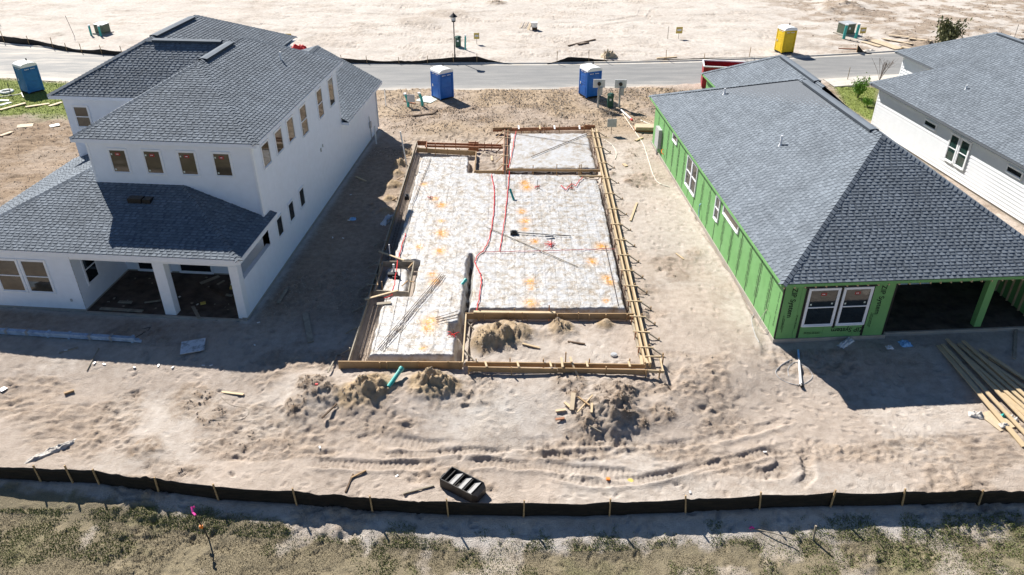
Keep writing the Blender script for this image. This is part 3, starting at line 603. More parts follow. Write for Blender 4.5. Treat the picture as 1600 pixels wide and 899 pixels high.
roof(LH, 'front_roof', [[(.42,15.43,E3), (.42,23.5,E3), (-3.6,23.5,t3[1]), (-3.6,15.43,t3[1])], [(-12.2,23.5,3.0), (-12.2,16,3.0), (-3.6,16,t3[1]), (-3.6,23.5,t3[1])]],
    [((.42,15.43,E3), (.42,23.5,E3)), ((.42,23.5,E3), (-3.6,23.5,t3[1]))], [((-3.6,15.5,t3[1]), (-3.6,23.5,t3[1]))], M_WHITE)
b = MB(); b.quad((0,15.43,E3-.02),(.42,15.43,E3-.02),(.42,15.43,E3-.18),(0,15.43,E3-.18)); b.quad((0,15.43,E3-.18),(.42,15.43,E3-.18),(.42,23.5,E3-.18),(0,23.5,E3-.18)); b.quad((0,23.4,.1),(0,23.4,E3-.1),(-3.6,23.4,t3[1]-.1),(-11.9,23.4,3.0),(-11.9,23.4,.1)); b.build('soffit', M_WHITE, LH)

# ------------------------------------------------------------------ green sheathed house
GH = thing('green_house', 'unfinished single storey house with green sheathing panels and a charcoal hip roof', 'house', (10.49, 25.28, 0), R(3.85))
f = MB(); f.box(-.04,11.2,0.22,22.2,-.3,.16); f.box(-.04,4.6,-.04,.22,-.3,.16); f.build('foundation', M_CONC, GH)
f = MB(); f.box(4.6,11.2,.12,.219,-.3,.155); f.build('porch_edge', M_CONC, GH)
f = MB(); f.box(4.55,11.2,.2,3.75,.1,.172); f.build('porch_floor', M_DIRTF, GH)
TOP = 2.74
def panel(p, q, z0, z1, out, i):
    b = MB(); p, q, o = Vector(p), Vector(q), Vector(out); d = (q-p).normalized(); p = p+d*.004; q = q-d*.004; k = random.uniform(-.003, .003)
    A, B = p+o*k, q+o*k; C, D = q-o*.05, p-o*.05
    vs_ = [(v.x, v.y, z) for z in (z0, z1) for v in (A, B, C, D)]
    b.add(vs_, [(0,1,5,4),(1,2,6,5),(2,3,7,6),(3,0,4,7),(4,5,6,7),(3,2,1,0)]); b.build('sheathing_panel', M_GREEN, GH)
seams = []
v = 0; i = 0
while v < 21.9:
    v2 = min(v+1.22, 21.9); panel((0,v2), (0,v), .16, TOP, (-1,0), i); seams.append(v2); v = v2; i += 1
for a, b_ in ((0,.72),(.72,1.94),(1.94,3.16),(3.16,4.5)): panel((a,0), (b_,0), .16, TOP, (0,-1), 0)
for a, b_ in ((0,1.22),(1.22,2.44),(2.44,3.7)): panel((4.5,a), (4.5,b_), .16, TOP, (1,0), 0)
for a, b_ in ((4.5,5.72),(5.72,6.94),(6.94,8.16),(8.16,9.38),(9.38,11.0)): panel((a,3.75), (b_,3.75), .16, TOP, (0,-1), 0)
for s in seams[:-1]:
    n_ = 9; vs_ = []
    for k in range(n_+1):
        z_ = .17+(TOP-.17)*k/n_; o_ = random.uniform(-.008,.008); vs_ += [(-.0062, s-.026+o_, z_), (-.0062, s+.026+o_+random.uniform(-.008,.008), z_)]
    MB().add(vs_, [(2*k, 2*k+2, 2*k+3, 2*k+1) for k in range(n_)]).build('seam_tape', M_TAPE, GH)
for q_ in ((-.0075,.045,-.0085,.05,.17,TOP), (4.43,4.506,-.0085,-.0045,.17,TOP), (.88,.98,-.009,-.005,.17,2.49), (2.27,2.38,-.009,-.005,.60,2.49), (3.52,3.62,-.009,-.005,.17,2.49), (.8,3.75,-.0095,-.0055,2.5,2.6)): MB().box(*q_).build('seam_tape', M_TAPE, GH)
b = MB(); b.box(8.47,8.76,.28,.55,.1,2.67); b.build('column', M_GREEN, GH)
b = MB(); b.box(4.5,11.2,.2,.5,2.66,2.74); b.build('porch_beam', M_GREEN, GH)
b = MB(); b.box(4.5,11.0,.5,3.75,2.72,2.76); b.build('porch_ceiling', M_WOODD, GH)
for k in range(9):
    b = MB(); b.box(11.0,11.09,.5+k*.4,.54+k*.4,.16,2.72); b.build('stud', M_WOODP, GH)
b = MB(); b.box(11.1,11.16,.3,21.9,.16,TOP); b.box(0,11.1,21.9,21.95,.16,TOP); b.build('wall', M_GREEN, GH)
window(GH, 'u', 1.03, 2.2, .78, 2.45, 0, -1, M_GLASSD, True, True, trim=.05, depth=.06, sash=.05); window(GH, 'u', 2.42, 3.5, .78, 2.45, 0, -1, M_GLASSD, True, True, trim=.05, depth=.06, sash=.05)
window(GH, 'v', 12.12, 12.98, .86, 2.45, 0, -1, M_GLASSD, True, trim=.05, depth=.06); window(GH, 'v', 13.1, 13.96, .86, 2.45, 0, -1, M_GLASSD, True, trim=.05, depth=.06)
window(GH, 'v', 8.18, 8.74, 1.32, 2.45, 0, -1, M_GLASSD, True, trim=.05, depth=.06); window(GH, 'v', 5.45, 7.57, 2.12, 2.5, 0, -1, M_GLASSB, False, trim=.05, depth=.06); window(GH, 'v', 16.4, 17.3, 2.12, 2.5, 0, -1, M_GLASSB, False, trim=.05, depth=.06)
for d0, d1 in ((6.75,7.45), (7.55,8.5)):
    dr = MB(); dr.box(d0,d1,3.70,3.745,.175,.42); dr.box(d0,d1,3.70,3.745,2.1,2.25); dr.box(d0,d0+.12,3.70,3.745,.42,2.1); dr.box(d1-.12,d1,3.70,3.745,.5,2.1); dr = dr.build('door', M_TRIM, GH)
    MB().box(d0+.12,d1-.12,3.715,3.74,.5,2.1).build('pane', M_GLASSD, dr); MB().box(d1-.1,d1-.06,3.66,3.70,1.0,1.14).build('handle', M_STEELB, dr)
window(GH, 'u', 4.85, 6.3, .9, 2.3, 3.75, -1, M_GLASSD, False, trim=.06)
b = MB(); b.box(-.22,-.01,19.75,20.6,.55,1.75); b.build('meter_panel', M_GREYM, GH)
b = MB(); b.cyl((-.08,20.3,-.1),(-.08,20.3,.55),.05); b.build('conduit', M_GREYM, GH)
b = MB(); b.tube([(-.02,19.2,.75),(-.12,19.1,.72),(-.14,18.9,.62),(-.05,18.8,.58)], .025); b.build('cable_end', M_ORANGE, GH)
b = MB(); b.tube([(-.02,10.9,1.0),(-.1,10.85,.95),(-.14,10.75,.7),(-.1,10.7,.35)], .02); b.build('cable_end', M_BAG, GH)
MX = lambda loc, rx, ry, rz: Matrix.Translation(loc) @ Matrix.Rotation(rz, 4, 'Z') @ Matrix.Rotation(ry, 4, 'Y') @ Matrix.Rotation(rx, 4, 'X')
rearT = lambda u, z, rot: Matrix.Translation((u,-.012,z)) @ Matrix.Rotation(math.pi/2, 4, 'X') @ Matrix.Rotation(rot, 4, 'Z')
text_mesh(GH, 'ZIP System', .3, rearT(.42, 1.85, R(-90)), M_INK); text_mesh(GH, 'ZIP System', .3, rearT(3.97, 1.85, R(-90)), M_INK); text_mesh(GH, 'ZIP System', .26, rearT(2.1, 2.66, 0), M_INK); text_mesh(GH, 'ZIP System', .3, rearT(2.95, .48, R(180)), M_INK)
sideT = lambda v, z, rot: Matrix.Translation((-.008,v,z)) @ Matrix.Rotation(R(-90), 4, 'Z') @ Matrix.Rotation(math.pi/2, 4, 'X') @ Matrix.Rotation(rot, 4, 'Z')
tx0 = text_mesh(GH, 'ZIP System  ZIP System  ZIP System', .11, sideT(.3, 1.4, R(90)), M_INK); tx0['kind'] = 'stuff'
for s in seams[:-1]:
    for off in (-.13, .13):
        if 11.9 < s+off < 14.1 or 8.0 < s+off < 8.9 or 19.6 < s+off < 20.8: continue
        c = tx0.copy(); COL.objects.link(c); c.matrix_local = sideT(s+off, 1.35+random.uniform(-.15, .15), R(90 if off < 0 else -90))
tx1 = text_mesh(GH, 'ZIP System ZIP System', .07, rearT(.75, .95, R(-90)), M_INK); tx1['kind'] = 'stuff'
for (u, z, r_) in ((.2,.95,R(-90)),(.25,.8,R(-90)),(3.75,.95,R(90)),(3.82,.9,R(90)),(1.5,.42,0),(1.5,.36,0)):
    c = tx1.copy(); COL.objects.link(c); c.matrix_local = rearT(u, z, r_)
E4 = 2.92; A4, B4 = (-.28,-.33,E4), (11.3,-.33,E4); pk = (5.5,5.45,6.55); pf = (5.35,14.0,6.52); C4 = (-.22,22.85,E4); D4 = (11.3,22.85,E4)
roof(GH, 'main_roof', [[A4, B4, pk], [C4, A4, pk, pf], [B4, D4, (5.5,14.0,6.52), pk], [D4, C4, pf]], [(A4, B4), (C4, A4), (B4, D4)], [(A4, pk), (B4, pk), (pk, pf), (C4, pf)], M_GREEN, fh=.12, vents=[((5.48,6.1,6.54), (5.38,13.4,6.52))])
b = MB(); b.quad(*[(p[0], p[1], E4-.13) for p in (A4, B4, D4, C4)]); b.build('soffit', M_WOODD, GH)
for k in range(28): MB().box(-.2+k*.41,-.2+k*.41+.04,-.345,-.1,E4-.2,E4-.1).build('rafter_tail', M_WOODP, GH)
fp = (7.75,22.6,5.4); fq = (7.75,16.0,5.4); gE, gF = (4.5,27.6,E4), (11.0,27.6,E4)
roof(GH, 'garage_roof', [[gE, (4.5,16.0,E4), fq, fp], [(11.0,16.0,E4), gF, fp, fq], [gF, gE, fp]], [(gE, (4.5,20.0,E4)), (gF, gE)], [(gE, fp), (gF, fp), (fq, fp)], M_GREEN, fh=.12, vents=[((7.75,17.0,5.4), (7.75,22.3,5.4))])
b = MB(); b.box(4.8,10.7,21.9,27.3,-.2,2.85); b.build('garage_wall', M_GREEN, GH)
pipe_vent(GH, 2.6, 17.2, 4.75, .3); pipe_vent(GH, 2.75, 9.0, 4.85, .45)
for (v_, u_) in ((11.5,6.4),(9.7,6.5)):
    b = MB(); z_ = 6.55-.63*(u_-5.5); b.box(u_-.1,u_+.1,v_-.1,v_+.1,z_-.05,z_+.06); b.build('roof_vent_box', M_BLACKP, GH)
b = MB(); b.tube([(-.02,.9,.9),(-.12,.9,1.0),(-.2,1.0,.6),(-.35,.9,.12),(-.15,.7,.1),(-.1,.6,.3)], .015, 5); b.build('cable', M_HOSE, GH)

# ------------------------------------------------------------------ white sided house at the right edge
_a = G(1360, 129, 3.0); _b = G(1600, 260, 3.0)
ang = math.atan2(_a[0]-_b[0], _a[1]-_b[1])
RH = thing('sided_house', 'white horizontal sided single storey house behind the green one', 'house', (_a[0], _a[1], 0), -ang)
LN = 26.0; OV = .5
b = MB(); lapwall(b, (OV,-.5), (OV,-LN+.5), .15, 2.86, (-1,0), .2, .04); lapwall(b, (14,-.5), (OV,-.5), .15, 2.86, (0,1), .17, .022); lapwall(b, (OV,-LN+.5), (14,-LN+.5), .15, 2.86, (0,-1), .17, .022); b.build('siding', M_WSIDE, RH)
b = MB(); b.box(OV-.03,OV+.08,-.56,-.45,.15,2.86); b.build('corner_trim', M_TRIM, RH)
b = MB(); b.box(OV+.02,14,-LN+.55,-.55,-.3,.15); b.build('foundation', M_CONC, RH)
pr, pr2 = (6.4,-6.0,3.0+.55*6.4), (6.4,-LN+6,3.0+.55*6.4)
a0, a1, a2, a3 = (0,0,3.0), (0,-LN,3.0), (12.8,-LN,3.0), (12.8,0,3.0)
roof(RH, 'main_roof', [[a0, a1, pr2, pr], [a1, a2, pr2], [a2, a3, pr, pr2], [a3, a0, pr]], [(a0, a1), (a3, a0), (a1, a2)], [(a0, pr), (pr, pr2), (a1, pr2)], M_SHCAP, fh=.12)
b = MB(); b.quad((0,0,2.84),(12.8,0,2.84),(12.8,-LN,2.84),(0,-LN,2.84)); b.build('soffit', M_WHITE, RH)
window(RH, 'v', -9.05, -8.35, .95, 2.45, OV-.042, -1, M_GLASSG, True, trim=.08, depth=.06); window(RH, 'v', -10.0, -9.28, .95, 2.45, OV-.042, -1, M_GLASSG, True, trim=.08, depth=.06)
for vv in (-6.3, -13.6, -16.2): window(RH, 'v', vv-.55, vv+.55, 2.12, 2.42, OV-.042, -1, M_GLASSD, False, trim=.05, depth=.05)
pipe_vent(RH, 2.3, -6.0, 4.25, .25)
q0, q1 = (6.1,7.2,3.0), (6.1,-1.0,3.0); pk2 = (10.2,2.6,5.3); pk3 = (10.2,-3.0,5.3)
roof(RH, 'front_roof', [[q0, q1, (10.2,-1.0,5.3), pk2], [(14.3,-1.0,3.0), (14.3,7.2,3.0), pk2, (10.2,-1.0,5.3)], [(14.3,7.2,3.0), q0, pk2]], [(q0, q1), ((14.3,7.2,3.0), q0)], [(q0, pk2), (pk2, (10.2,-1,5.3))], M_SHCAP, fh=.12, vents=[((10.2,-1.0,5.3), (10.2,2.3,5.3))])
b = MB(); lapwall(b, (6.6,6.7), (6.6,-.5), .15, 2.86, (-1,0), .2, .04); lapwall(b, (13.8,6.7), (6.6,6.7), .15, 2.86, (0,1), .17, .022); b.build('siding', M_WSIDE, RH)
b = MB(); b.box(6.57,6.7,6.6,6.72,.15,2.86); b.build('corner_trim', M_TRIM, RH)

# ------------------------------------------------------------------ slab pad under white plastic
def plastic_mat():
    m = bpy.data.materials.new('white_vapour_barrier'); m.use_nodes = True; N, L = nt(m); b = N['Principled BSDF']; b.inputs['Roughness'].default_value = .38; b.inputs['Specular IOR Level'].default_value = .4
    tc = N.new('ShaderNodeTexCoord')
    def noise(sc, d=6, ro=.6):
        n = N.new('ShaderNodeTexNoise'); n.inputs['Scale'].default_value = sc; n.inputs['Detail'].default_value = d; n.inputs['Roughness'].default_value = ro; L.new(tc.outputs['Object'], n.inputs['Vector']); return n
    r = N.new('ShaderNodeValToRGB'); e = r.color_ramp.elements; e[0].position = .35; e[0].color = (.27, .215, .155, 1); e[1].position = .57; e[1].color = (.47, .475, .485, 1); k = e.new(.46); k.color = (.40, .375, .34, 1)
    L.new(noise(2.6, 9, .72).outputs['Fac'], r.inputs[0])
    at = N.new('ShaderNodeAttribute'); at.attribute_name = 'rust'
    n2 = noise(7, 6, .7); a = N.new('ShaderNodeMath'); a.operation = 'MULTIPLY'; L.new(at.outputs['Fac'], a.inputs[0]); mr = N.new('ShaderNodeMapRange'); mr.inputs[1].default_value = .40; mr.inputs[2].default_value = .48; L.new(n2.outputs['Fac'], mr.inputs[0]); L.new(mr.outputs[0], a.inputs[1])
    mx = N.new('ShaderNodeMixRGB'); mx.inputs[2].default_value = (.62, .27, .015, 1); L.new(a.outputs[0], mx.inputs[0]); L.new(r.outputs[0], mx.inputs[1]); L.new(mx.outputs[0], b.inputs['Base Color'])
    bp = N.new('ShaderNodeBump'); bp.inputs['Strength'].default_value = .8; bp.inputs['Distance'].default_value = .035; L.new(noise(11, 8, .7).outputs['Fac'], bp.inputs['Height']); L.new(bp.outputs[0], b.inputs['Normal'])
    return m
M_PLASTIC = plastic_mat()
RUST = [(690,320,.4),(689,345,.25),(690,364,.45),(688,392,.4),(823,292,.5),(820,285,.4),(815,330,.35),(820,345,.4),(821,358,.25),(828,440,.35),(830,450,.2),(829,473,.4),(948,434,.3),(953,440,.3),(947,470,.2),(672,502,.5),(668,512,.4),(676,428,.3),(680,440,.35),(940,385,.4),(925,408,.35),(680,310,.3),(655,385,.3),(660,545,.2),(835,377,.3),(662,288,.3),(870,530,.1)]
RUST = [(*G(a, b, .3), r) for a, b, r in RUST]
def pad(name, poly, top, low, step, amp, label, cat='slab pad'):
    xs_ = np.arange(min(p[0] for p in poly)-.25, max(p[0] for p in poly)+.25, step); ys_ = np.arange(min(p[1] for p in poly)-.25, max(p[1] for p in poly)+.25, step)
    X, Y = np.meshgrid(xs_, ys_); X = X.ravel(); Y = Y.ravel(); d = polydist(X, Y, poly) + .16*(fbm(X, Y, .5, 3, 81)-.5)
    z = low + (top-low)*sst(-.06, .12, d)
    wx = X+1.2*(fbm(X, Y, 1.6, 3, 88)-.5); wy = Y+1.2*(fbm(X, Y, 1.6, 3, 89)-.5); rg = 1-np.abs(fbm(wx, wy, .42, 3, 83)-.5)*2; an = 6*fbm(X, Y, 2.2, 2, 90); rg2 = 1-np.abs(fbm(wx*1.2, wy*.6, .33, 4, 85, .6)-.5)*2; rg2 = np.where(np.sin(an) > 0, rg2, 1-np.abs(fbm(wx*.5+wy*.4, wy*1.2, .36, 4, 86, .6)-.5)*2)
    z = z + amp*(1.4*(fbm(X, Y, 1.1, 3, 82)-.5) + .5*rg**6 + .6*rg2**8 + .8*(fbm(X, Y, .2, 3, 87, .7)-.5))*sst(-.05, .1, d)
    n_x = len(xs_); n_y = len(ys_); keep = d > -.075
    q_ = (np.arange(n_y-1)[:, None]*n_x+np.arange(n_x-1)[None, :]).ravel(); F = np.stack([q_, q_+1, q_+1+n_x, q_+n_x], 1); F = F[keep[F].all(1)]
    used = np.unique(F); rem = np.full(len(X), -1); rem[used] = np.arange(len(used)); F = rem[F]; X, Y, z = X[used], Y[used], z[used]
    cx = float(np.mean([p[0] for p in poly])); cy = float(np.mean([p[1] for p in poly]))
    o = np_mesh(name, np.stack([X-cx, Y-cy, z], 1), F, M_PLASTIC); o.location = (cx, cy, 0); tag(o, label, cat)
    ru = np.zeros(len(X))
    for rx_, ry_, r_ in RUST: ru = np.maximum(ru, np.exp(-((X-rx_)**2+((Y-ry_)*.8)**2)/(r_*.7)**2))
    at = o.data.attributes.new('rust', 'FLOAT', 'POINT'); at.data.foreach_set('value', ru.astype(np.float32)); return o
PAD1 = [(-5.6,44.5),(-2.6,44.5),(-2.5,41.95),(-.48,41.75),(3.9,41.6),(4.1,41.1),(4.9,41.0),(5.0,40.2),(4.85,27.3),(-1.84,27.3),(-1.86,31.8),(-1.93,32.1),(-2.03,31.6),(-2.1,26.3),(-2.5,26.2),(-2.5,25.5),(-2.15,25.4),(-2.2,23.98),(-5.6,23.98),(-5.6,28.35),(-4.4,28.4),(-4.38,31.45),(-5.6,31.6)]
pad('slab_pad', PAD1, .27, -.34, .042, .034, 'large white plastic covered slab pad inside the wooden forms')
pad('garage_pad', [(-.15,48.85),(5.0,48.85),(5.05,42.8),(-.25,42.8)], .17, -.12, .08, .02, 'smaller white plastic covered pad behind the cross board')
pad('sunken_pad', [(-5.85,31.15),(-4.75,31.15),(-4.7,28.95),(-5.85,28.95)], .08, -.12, .05, .03, 'small sunken plastic covered square inside a box of boards')
wm = MB()
for x in np.arange(-5.4, 4.8, .46):
    y0 = 27.6 if x > -1.7 else 24.2
    y1 = 44.2 if x < -2.8 else 41.4
    if -5.7 < x < -4.3: 
        wm.beam((x,24.2,.315),(x,28.2,.315),.012,.012); y0 = 31.8
    if -2.3 < x < -1.6: continue
    k = int((y1-y0)/2)
    pts = [(x+random.uniform(-.02,.02), y0+(y1-y0)*i/k, .318+random.uniform(-.012,.018)) for i in range(k+1)]
    for a, b_ in zip(pts, pts[1:]): wm.beam(a, b_, .0045, .0045)
for y in np.arange(24.3, 44.2, .46):
    spans = [(-5.45, -2.3)] if y < 27.5 else ([(-5.45,-2.3),(-1.6,4.75)] if y < 31.6 else ([(-5.45,4.85)] if y < 41.4 else [(-5.45,-2.75)]))
    for a, c in spans:
        if 28.1 < y < 31.8 and a < -5: a = -4.25
        k = max(2, int((c-a)/1.6)); pts = [(a+(c-a)*i/k, y+random.uniform(-.02,.02), .328+random.uniform(-.012,.018)) for i in range(k+1)]
        for p_, q_ in zip(pts, pts[1:]): wm.beam(p_, q_, .0045, .0045)
tag(wm.build('wire_mesh', M_WIRE), 'thin steel wire mesh laid over the white plastic pad', 'wire mesh')

# ------------------------------------------------------------------ formwork
FW = thing('slab_formwork', 'wooden formwork of staked boards around the white plastic slab pad', 'formwork')
ZT = .32
def board(a, b_, zt=ZT, h=.27, t=.045, m=M_WOOD, name='form_board', px=True, ext=0):
    p = Vector((*G(*a, zt), 0)) if px else Vector((*a, 0)); q = Vector((*G(*b_, zt), 0)) if px else Vector((*b_, 0))
    d = (q-p).normalized(); p -= d*ext; q += d*ext; L = (q-p).length; n = max(1, round(L/4.2)); 
    for i in range(n):
        s = p+d*(L*i/n+(.004 if i else 0)); e = p+d*(L*(i+1)/n-.004); z = zt-h/2+random.uniform(-.012, .012); side = d.cross(Vector((0,0,1)))*random.uniform(-.012, .012)
        mb = MB(); mb.beam((s.x+side.x, s.y+side.y, z), (e.x+side.x, e.y+side.y, z+random.uniform(-.006,.006)), t, h); mb.build(name, m, FW)
def stake(x, y, top, m=M_WOOD, bot=-.25, w=.055, lean=(0,0)):
    mb = MB(); mb.beam((x, y, bot), (x+lean[0], y+lean[1], top), w, .045); mb.build('stake', m, FW)
def gs(px, py, top=ZT, m=M_WOOD, **k): x, y = G(px, py, ZT); stake(x, y, top, m, **k)
def slat(a, b_, z=ZT+.02, w=.06, h=.035, m=M_WOODP, px=True, name='tie_slat'):
    p = (*G(*a, z), z) if px else a; q = (*G(*b_, z), z+.004) if px else b_
    mb = MB(); mb.beam(p, q, w, h); mb.build(name, m, FW)
# left side
board((651,221), (544,564), m=M_WOODG, h=.28)
board((645,246), (602,388), m=M_WOOD, zt=.22, h=.12)
for y in range(240, 560, 34):
    x = 651-.31*(y-221)-.0; gx_, gy_ = G(x, y, ZT); stake(gx_-.09, gy_, ZT+random.uniform(-.02,.1), M_WOODG)
    mb = MB(); mb.beam((gx_-.11, gy_+.1, ZT-.06), (gx_-.62, gy_+.05, -.02), .05, .04); mb.build('brace', M_WOODG if y > 330 else M_WOOD, FW)
# front
board((528,564.5), (722,565.5), h=.36, zt=.34)
for x in (593,604,653,700,718): gs(x, 566.5, ZT+random.choice((.0,.06,.02)), bot=-.35)
board((727,565.5), (1008,569.5), h=.2); board((731,572.5), (1012,578), h=.22, zt=.31); board((1002,578), (1038,579.5), h=.12, zt=.3, m=M_WOODP); board((1031,556), (1037,580), h=.1, zt=.3, m=M_WOODP); board((1008,557), (1033,557), h=.07, zt=.33, m=M_WOODP)
for x, y in ((744,564),(797,563),(849,565),(921,563),(984,563),(732,575),(799,576),(947,577),(1010,580),(1031,580),(1036,560)): gs(x, y, ZT+random.uniform(.04,.12), bot=-.35)
for x in (758,808,859,916,982): slat((x, 565), (x+2.5, 573.5), m=M_WOODP, w=.07)
slat((877,559), (879,574), m=M_WOODP, w=.08, z=.4); slat((891,558), (893,566), m=M_WOODP, w=.08, z=.4); board((877,566.5), (893,566.5), zt=.40, h=.2); gs(884, 556.5, .5); 
mb = MB(); p_ = G(893, 567, .36); mb.beam((p_[0], p_[1], .36), (p_[0]+.35, p_[1]-.75, -.05), .07, .045); mb.build('brace', M_WOODP, FW)
mb = MB(); p_ = G(880, 570, .36); mb.beam((p_[0], p_[1]-.05, .36), (p_[0]+.03, p_[1]-.25, -.3), .07, .045); mb.build('brace', M_WOODG, FW)
slat((1001,556), (1003,570), m=M_WOODP, w=.1); slat((1008,560), (1012,568), m=M_WOODP, w=.09)
# porch bay
board((727,489.5), (992,489.5), h=.3, zt=.33); board((740,487), (868,488.5), h=.05, zt=.37, t=.14, m=M_WOODP); board((728,489.5), (722.5,566), h=.26, m=M_WOODP, t=.05)
for x in (747,757,794,816,824,871,904,921,947,980): gs(x, 491.5, ZT+random.choice((-.02, .0, .1)), bot=-.3)
gs(858, 487, .62, M_WOODR); gs(748, 486, .5); gs(804, 486, .45)
for y in (502, 522, 548):
    gx_, gy_ = G(726.5-.07*(y-490), y, ZT); mb = MB(); mb.beam((gx_+.04, gy_+.15, .25), (gx_+.5, gy_-.25, -.05), .05, .04); mb.build('brace', M_WOODG, FW)
# right side: two long boards with ties, outside stakes and braces
board((925,199), (1008,566), m=M_WOODP, t=.06); board((931,199), (1017,567), m=M_WOODP, t=.07, h=.25)
board((940,275), (1000,555), m=M_WOODG, zt=.14, h=.1, t=.08)
for y in list(range(206, 560, 24)):
    f_ = (y-199)/367; xi, xo = 925+83*f_, 931+86*f_; w_ = 1+2*f_
    slat((xi-3*w_, y), (xo+6*w_*.6, y+.5*w_), m=M_WOODP if y % 48 else M_WOOD, w=.05)
    gx_, gy_ = G(xo, y, ZT); stake(gx_+.1, gy_+.12, ZT+.03, M_WOOD); mb = MB(); mb.beam((gx_+.12, gy_+.05, .28), (gx_+.62, gy_-.15, .0), .05, .04); mb.build('brace', M_WOODG, FW)
    stake(gx_+.62, gy_-.15, .12, M_WOOD)
    gx_, gy_ = G(xi, y, ZT); stake(gx_-.12, gy_-.1, ZT+.02, M_WOODR if y % 3 else M_WOOD)
slat((917,214), (952,216), z=.36, m=M_WOODP, w=.04)
# rear
board((651,231), (745,236.5), h=.3, m=M_WOOD); board((744,236.5), (741,268), h=.26); board((741,266.5), (788,266.5), h=.28)
board((789,198), (785.5,268), h=.26, m=M_WOODR); board((794,198), (791,266), h=.2, m=M_WOODR, zt=.33)
board((770,201), (928,197.5), h=.22, zt=.36, m=M_WOODR); board((770,200), (800,199), h=.16, zt=.42, m=M_WOOD); board((912,195.5), (930,196), h=.2, zt=.46, m=M_WOODR)
board((790,264), (938,265.5), h=.14, m=M_WOOD); board((905,274), (945,274.5), h=.12, m=M_WOODP)
board((660,222.5), (786,226), h=.14, zt=.34, m=M_WOODR); board((664,226.5), (786,229.5), h=.14, zt=.3, m=M_WOODR)
board((652,220.5), (667,221), h=.3, zt=.42, m=M_WOODR); board((667,221), (666,230), h=.3, zt=.42, m=M_WOODR); board((732,221.5), (748,222), h=.3, zt=.42, m=M_WOODR); board((732,229), (748,229.5), h=.3, zt=.42, m=M_WOODR)
for x in (680, 694, 712, 740, 743, 757, 768): gs(x, 227+random.uniform(-3,2), ZT+random.uniform(.05,.3), M_WOODR)
for x in (680, 699, 718, 732): gs(x, 234, ZT+.06)
for x in (810, 843, 866, 905): 
    slat((x, 196.5), (x+.8, 202), m=M_PWHITE if x != 843 else M_WOODP, w=.09, z=.42); gs(x+8, 200, ZT+random.uniform(.1,.3))
for y in (205, 215, 228, 243, 257):
    slat((785-.05*(y-200), y), (797-.05*(y-200), y+.6), w=.05, m=M_WOODP); mb = MB(); gx_, gy_ = G(787, y, ZT); mb.beam((gx_-.05, gy_, .28), (gx_-.5, gy_-.35, -.02), .05, .04); mb.build('brace', M_WOOD, FW)
for x in (833, 870, 905, 908): gs(x, 262, ZT+random.uniform(.12, .3))
# small box at the left edge
board((598,408.5), (647,408.5), h=.3, m=M_WOODG); board((647,408), (638,457), h=.28, m=M_WOODG); board((584,454), (638,456), h=.22, m=M_WOODG); board((598,408), (584,455), h=.22, m=M_WOODG)
slat((592,393), (631,407), m=M_WOODP, w=.09, z=.42); slat((570,468), (622,454), m=M_WOODP, w=.1, z=.4)
for y, x in ((413,583),(428,577),(444,572)): slat((x, y), (x+15, y+1), m=M_WOODG, w=.06)
slat((638,419), (645,411), z=.3, m=M_WOOD, w=.05); slat((628,447), (637,439), z=.3, m=M_WOOD, w=.05); slat((640,440), (647,441), z=.34, m=M_WOOD, w=.05)
gs(597, 447, .55, M_WOOD); gs(609, 395, .75, M_PWHITE)
for a, b_ in (((594,411),(592,432)), ((587,430),(590,446))): slat(a, b_, z=.4, m=M_WOOD, w=.05, name='brace')
for y in np.linspace(245, 545, 24):   # reinforcing cage in the side trenches
    pass
cg = MB()
for xL, yA, yB in ((-5.85,32,45),(-5.85,24.2,28),(5.0,27.6,40.8),(5.15,43,49)):
    for dx, z_ in ((-.06,.02),(.07,.02),(-.06,.16),(.07,.16)): cg.cyl((xL+dx,yA,z_),(xL+dx+random.uniform(-.05,.05),yB,z_),.012,n=5)
    for y in np.arange(yA, yB, .6): cg.tube([(xL-.08,y,.0),(xL+.09,y,.0),(xL+.09,y,.18),(xL-.08,y,.18),(xL-.08,y,.0)],.008,4)
for y, xa, xb in ((26.98,-1.6,4.8),):
    for z_ in (.05,.18): cg.cyl((xa,y+.1,z_),(xb,y+.1,z_),.012,n=5)
tag(cg.build('rebar_cage', M_REBAR), 'rusty reinforcing bars tied in the trenches around the slab pad', 'rebar')

# ------------------------------------------------------------------ loose bars, cords and markers on the pad
def rod(a, b_, label, z=.345, r=.014, group=None, m=M_REBAR):
    p = Vector((*G(*a, z), z)); q = Vector((*G(*b_, z), z)); c = (p+q)/2
    o = MB().cyl(p-c, q-c, r, n=6).build('steel_bar', m, loc=c); tag(o, label, 'steel bar', group)
for k in range(4): rod((688+k*2.6, 428+k*.8), (589+k*2.6, 544+k*1.2), 'thin steel bar in the bundle of four lying diagonally across the plastic', group='four bars in a diagonal bundle', z=.35+.012*(k % 2), r=.013)
rod((673,247), (644,320), 'single thin steel bar lying on the plastic at the rear left pad corner', r=.016)
rod((645,322), (623,405), 'thin steel bar running along the left edge of the plastic pad')
rod((830,245), (918,209), 'thicker steel bar crossing over another on the small rear pad', z=.24, r=.022); rod((790,207), (921,227), 'thin steel bar crossed by a thicker one on the small rear pad', z=.22, r=.014)
rod((760,355), (903,417), 'long brown steel bar lying diagonally in the pad centre', r=.02, m=M_WOODG)
rod((945,382), (966,478), 'steel bar parallel to the right form near the pad edge', r=.012); rod((788,205), (790,292), 'steel bar spanning the rear cross board', z=.4, r=.012)
for k in range(3): rod((680+k*1, 497+k*3), (716, 486+k*5), 'short steel bar sticking out of the pad over the narrow trench', group='three bars over the trench', z=.37, r=.012)
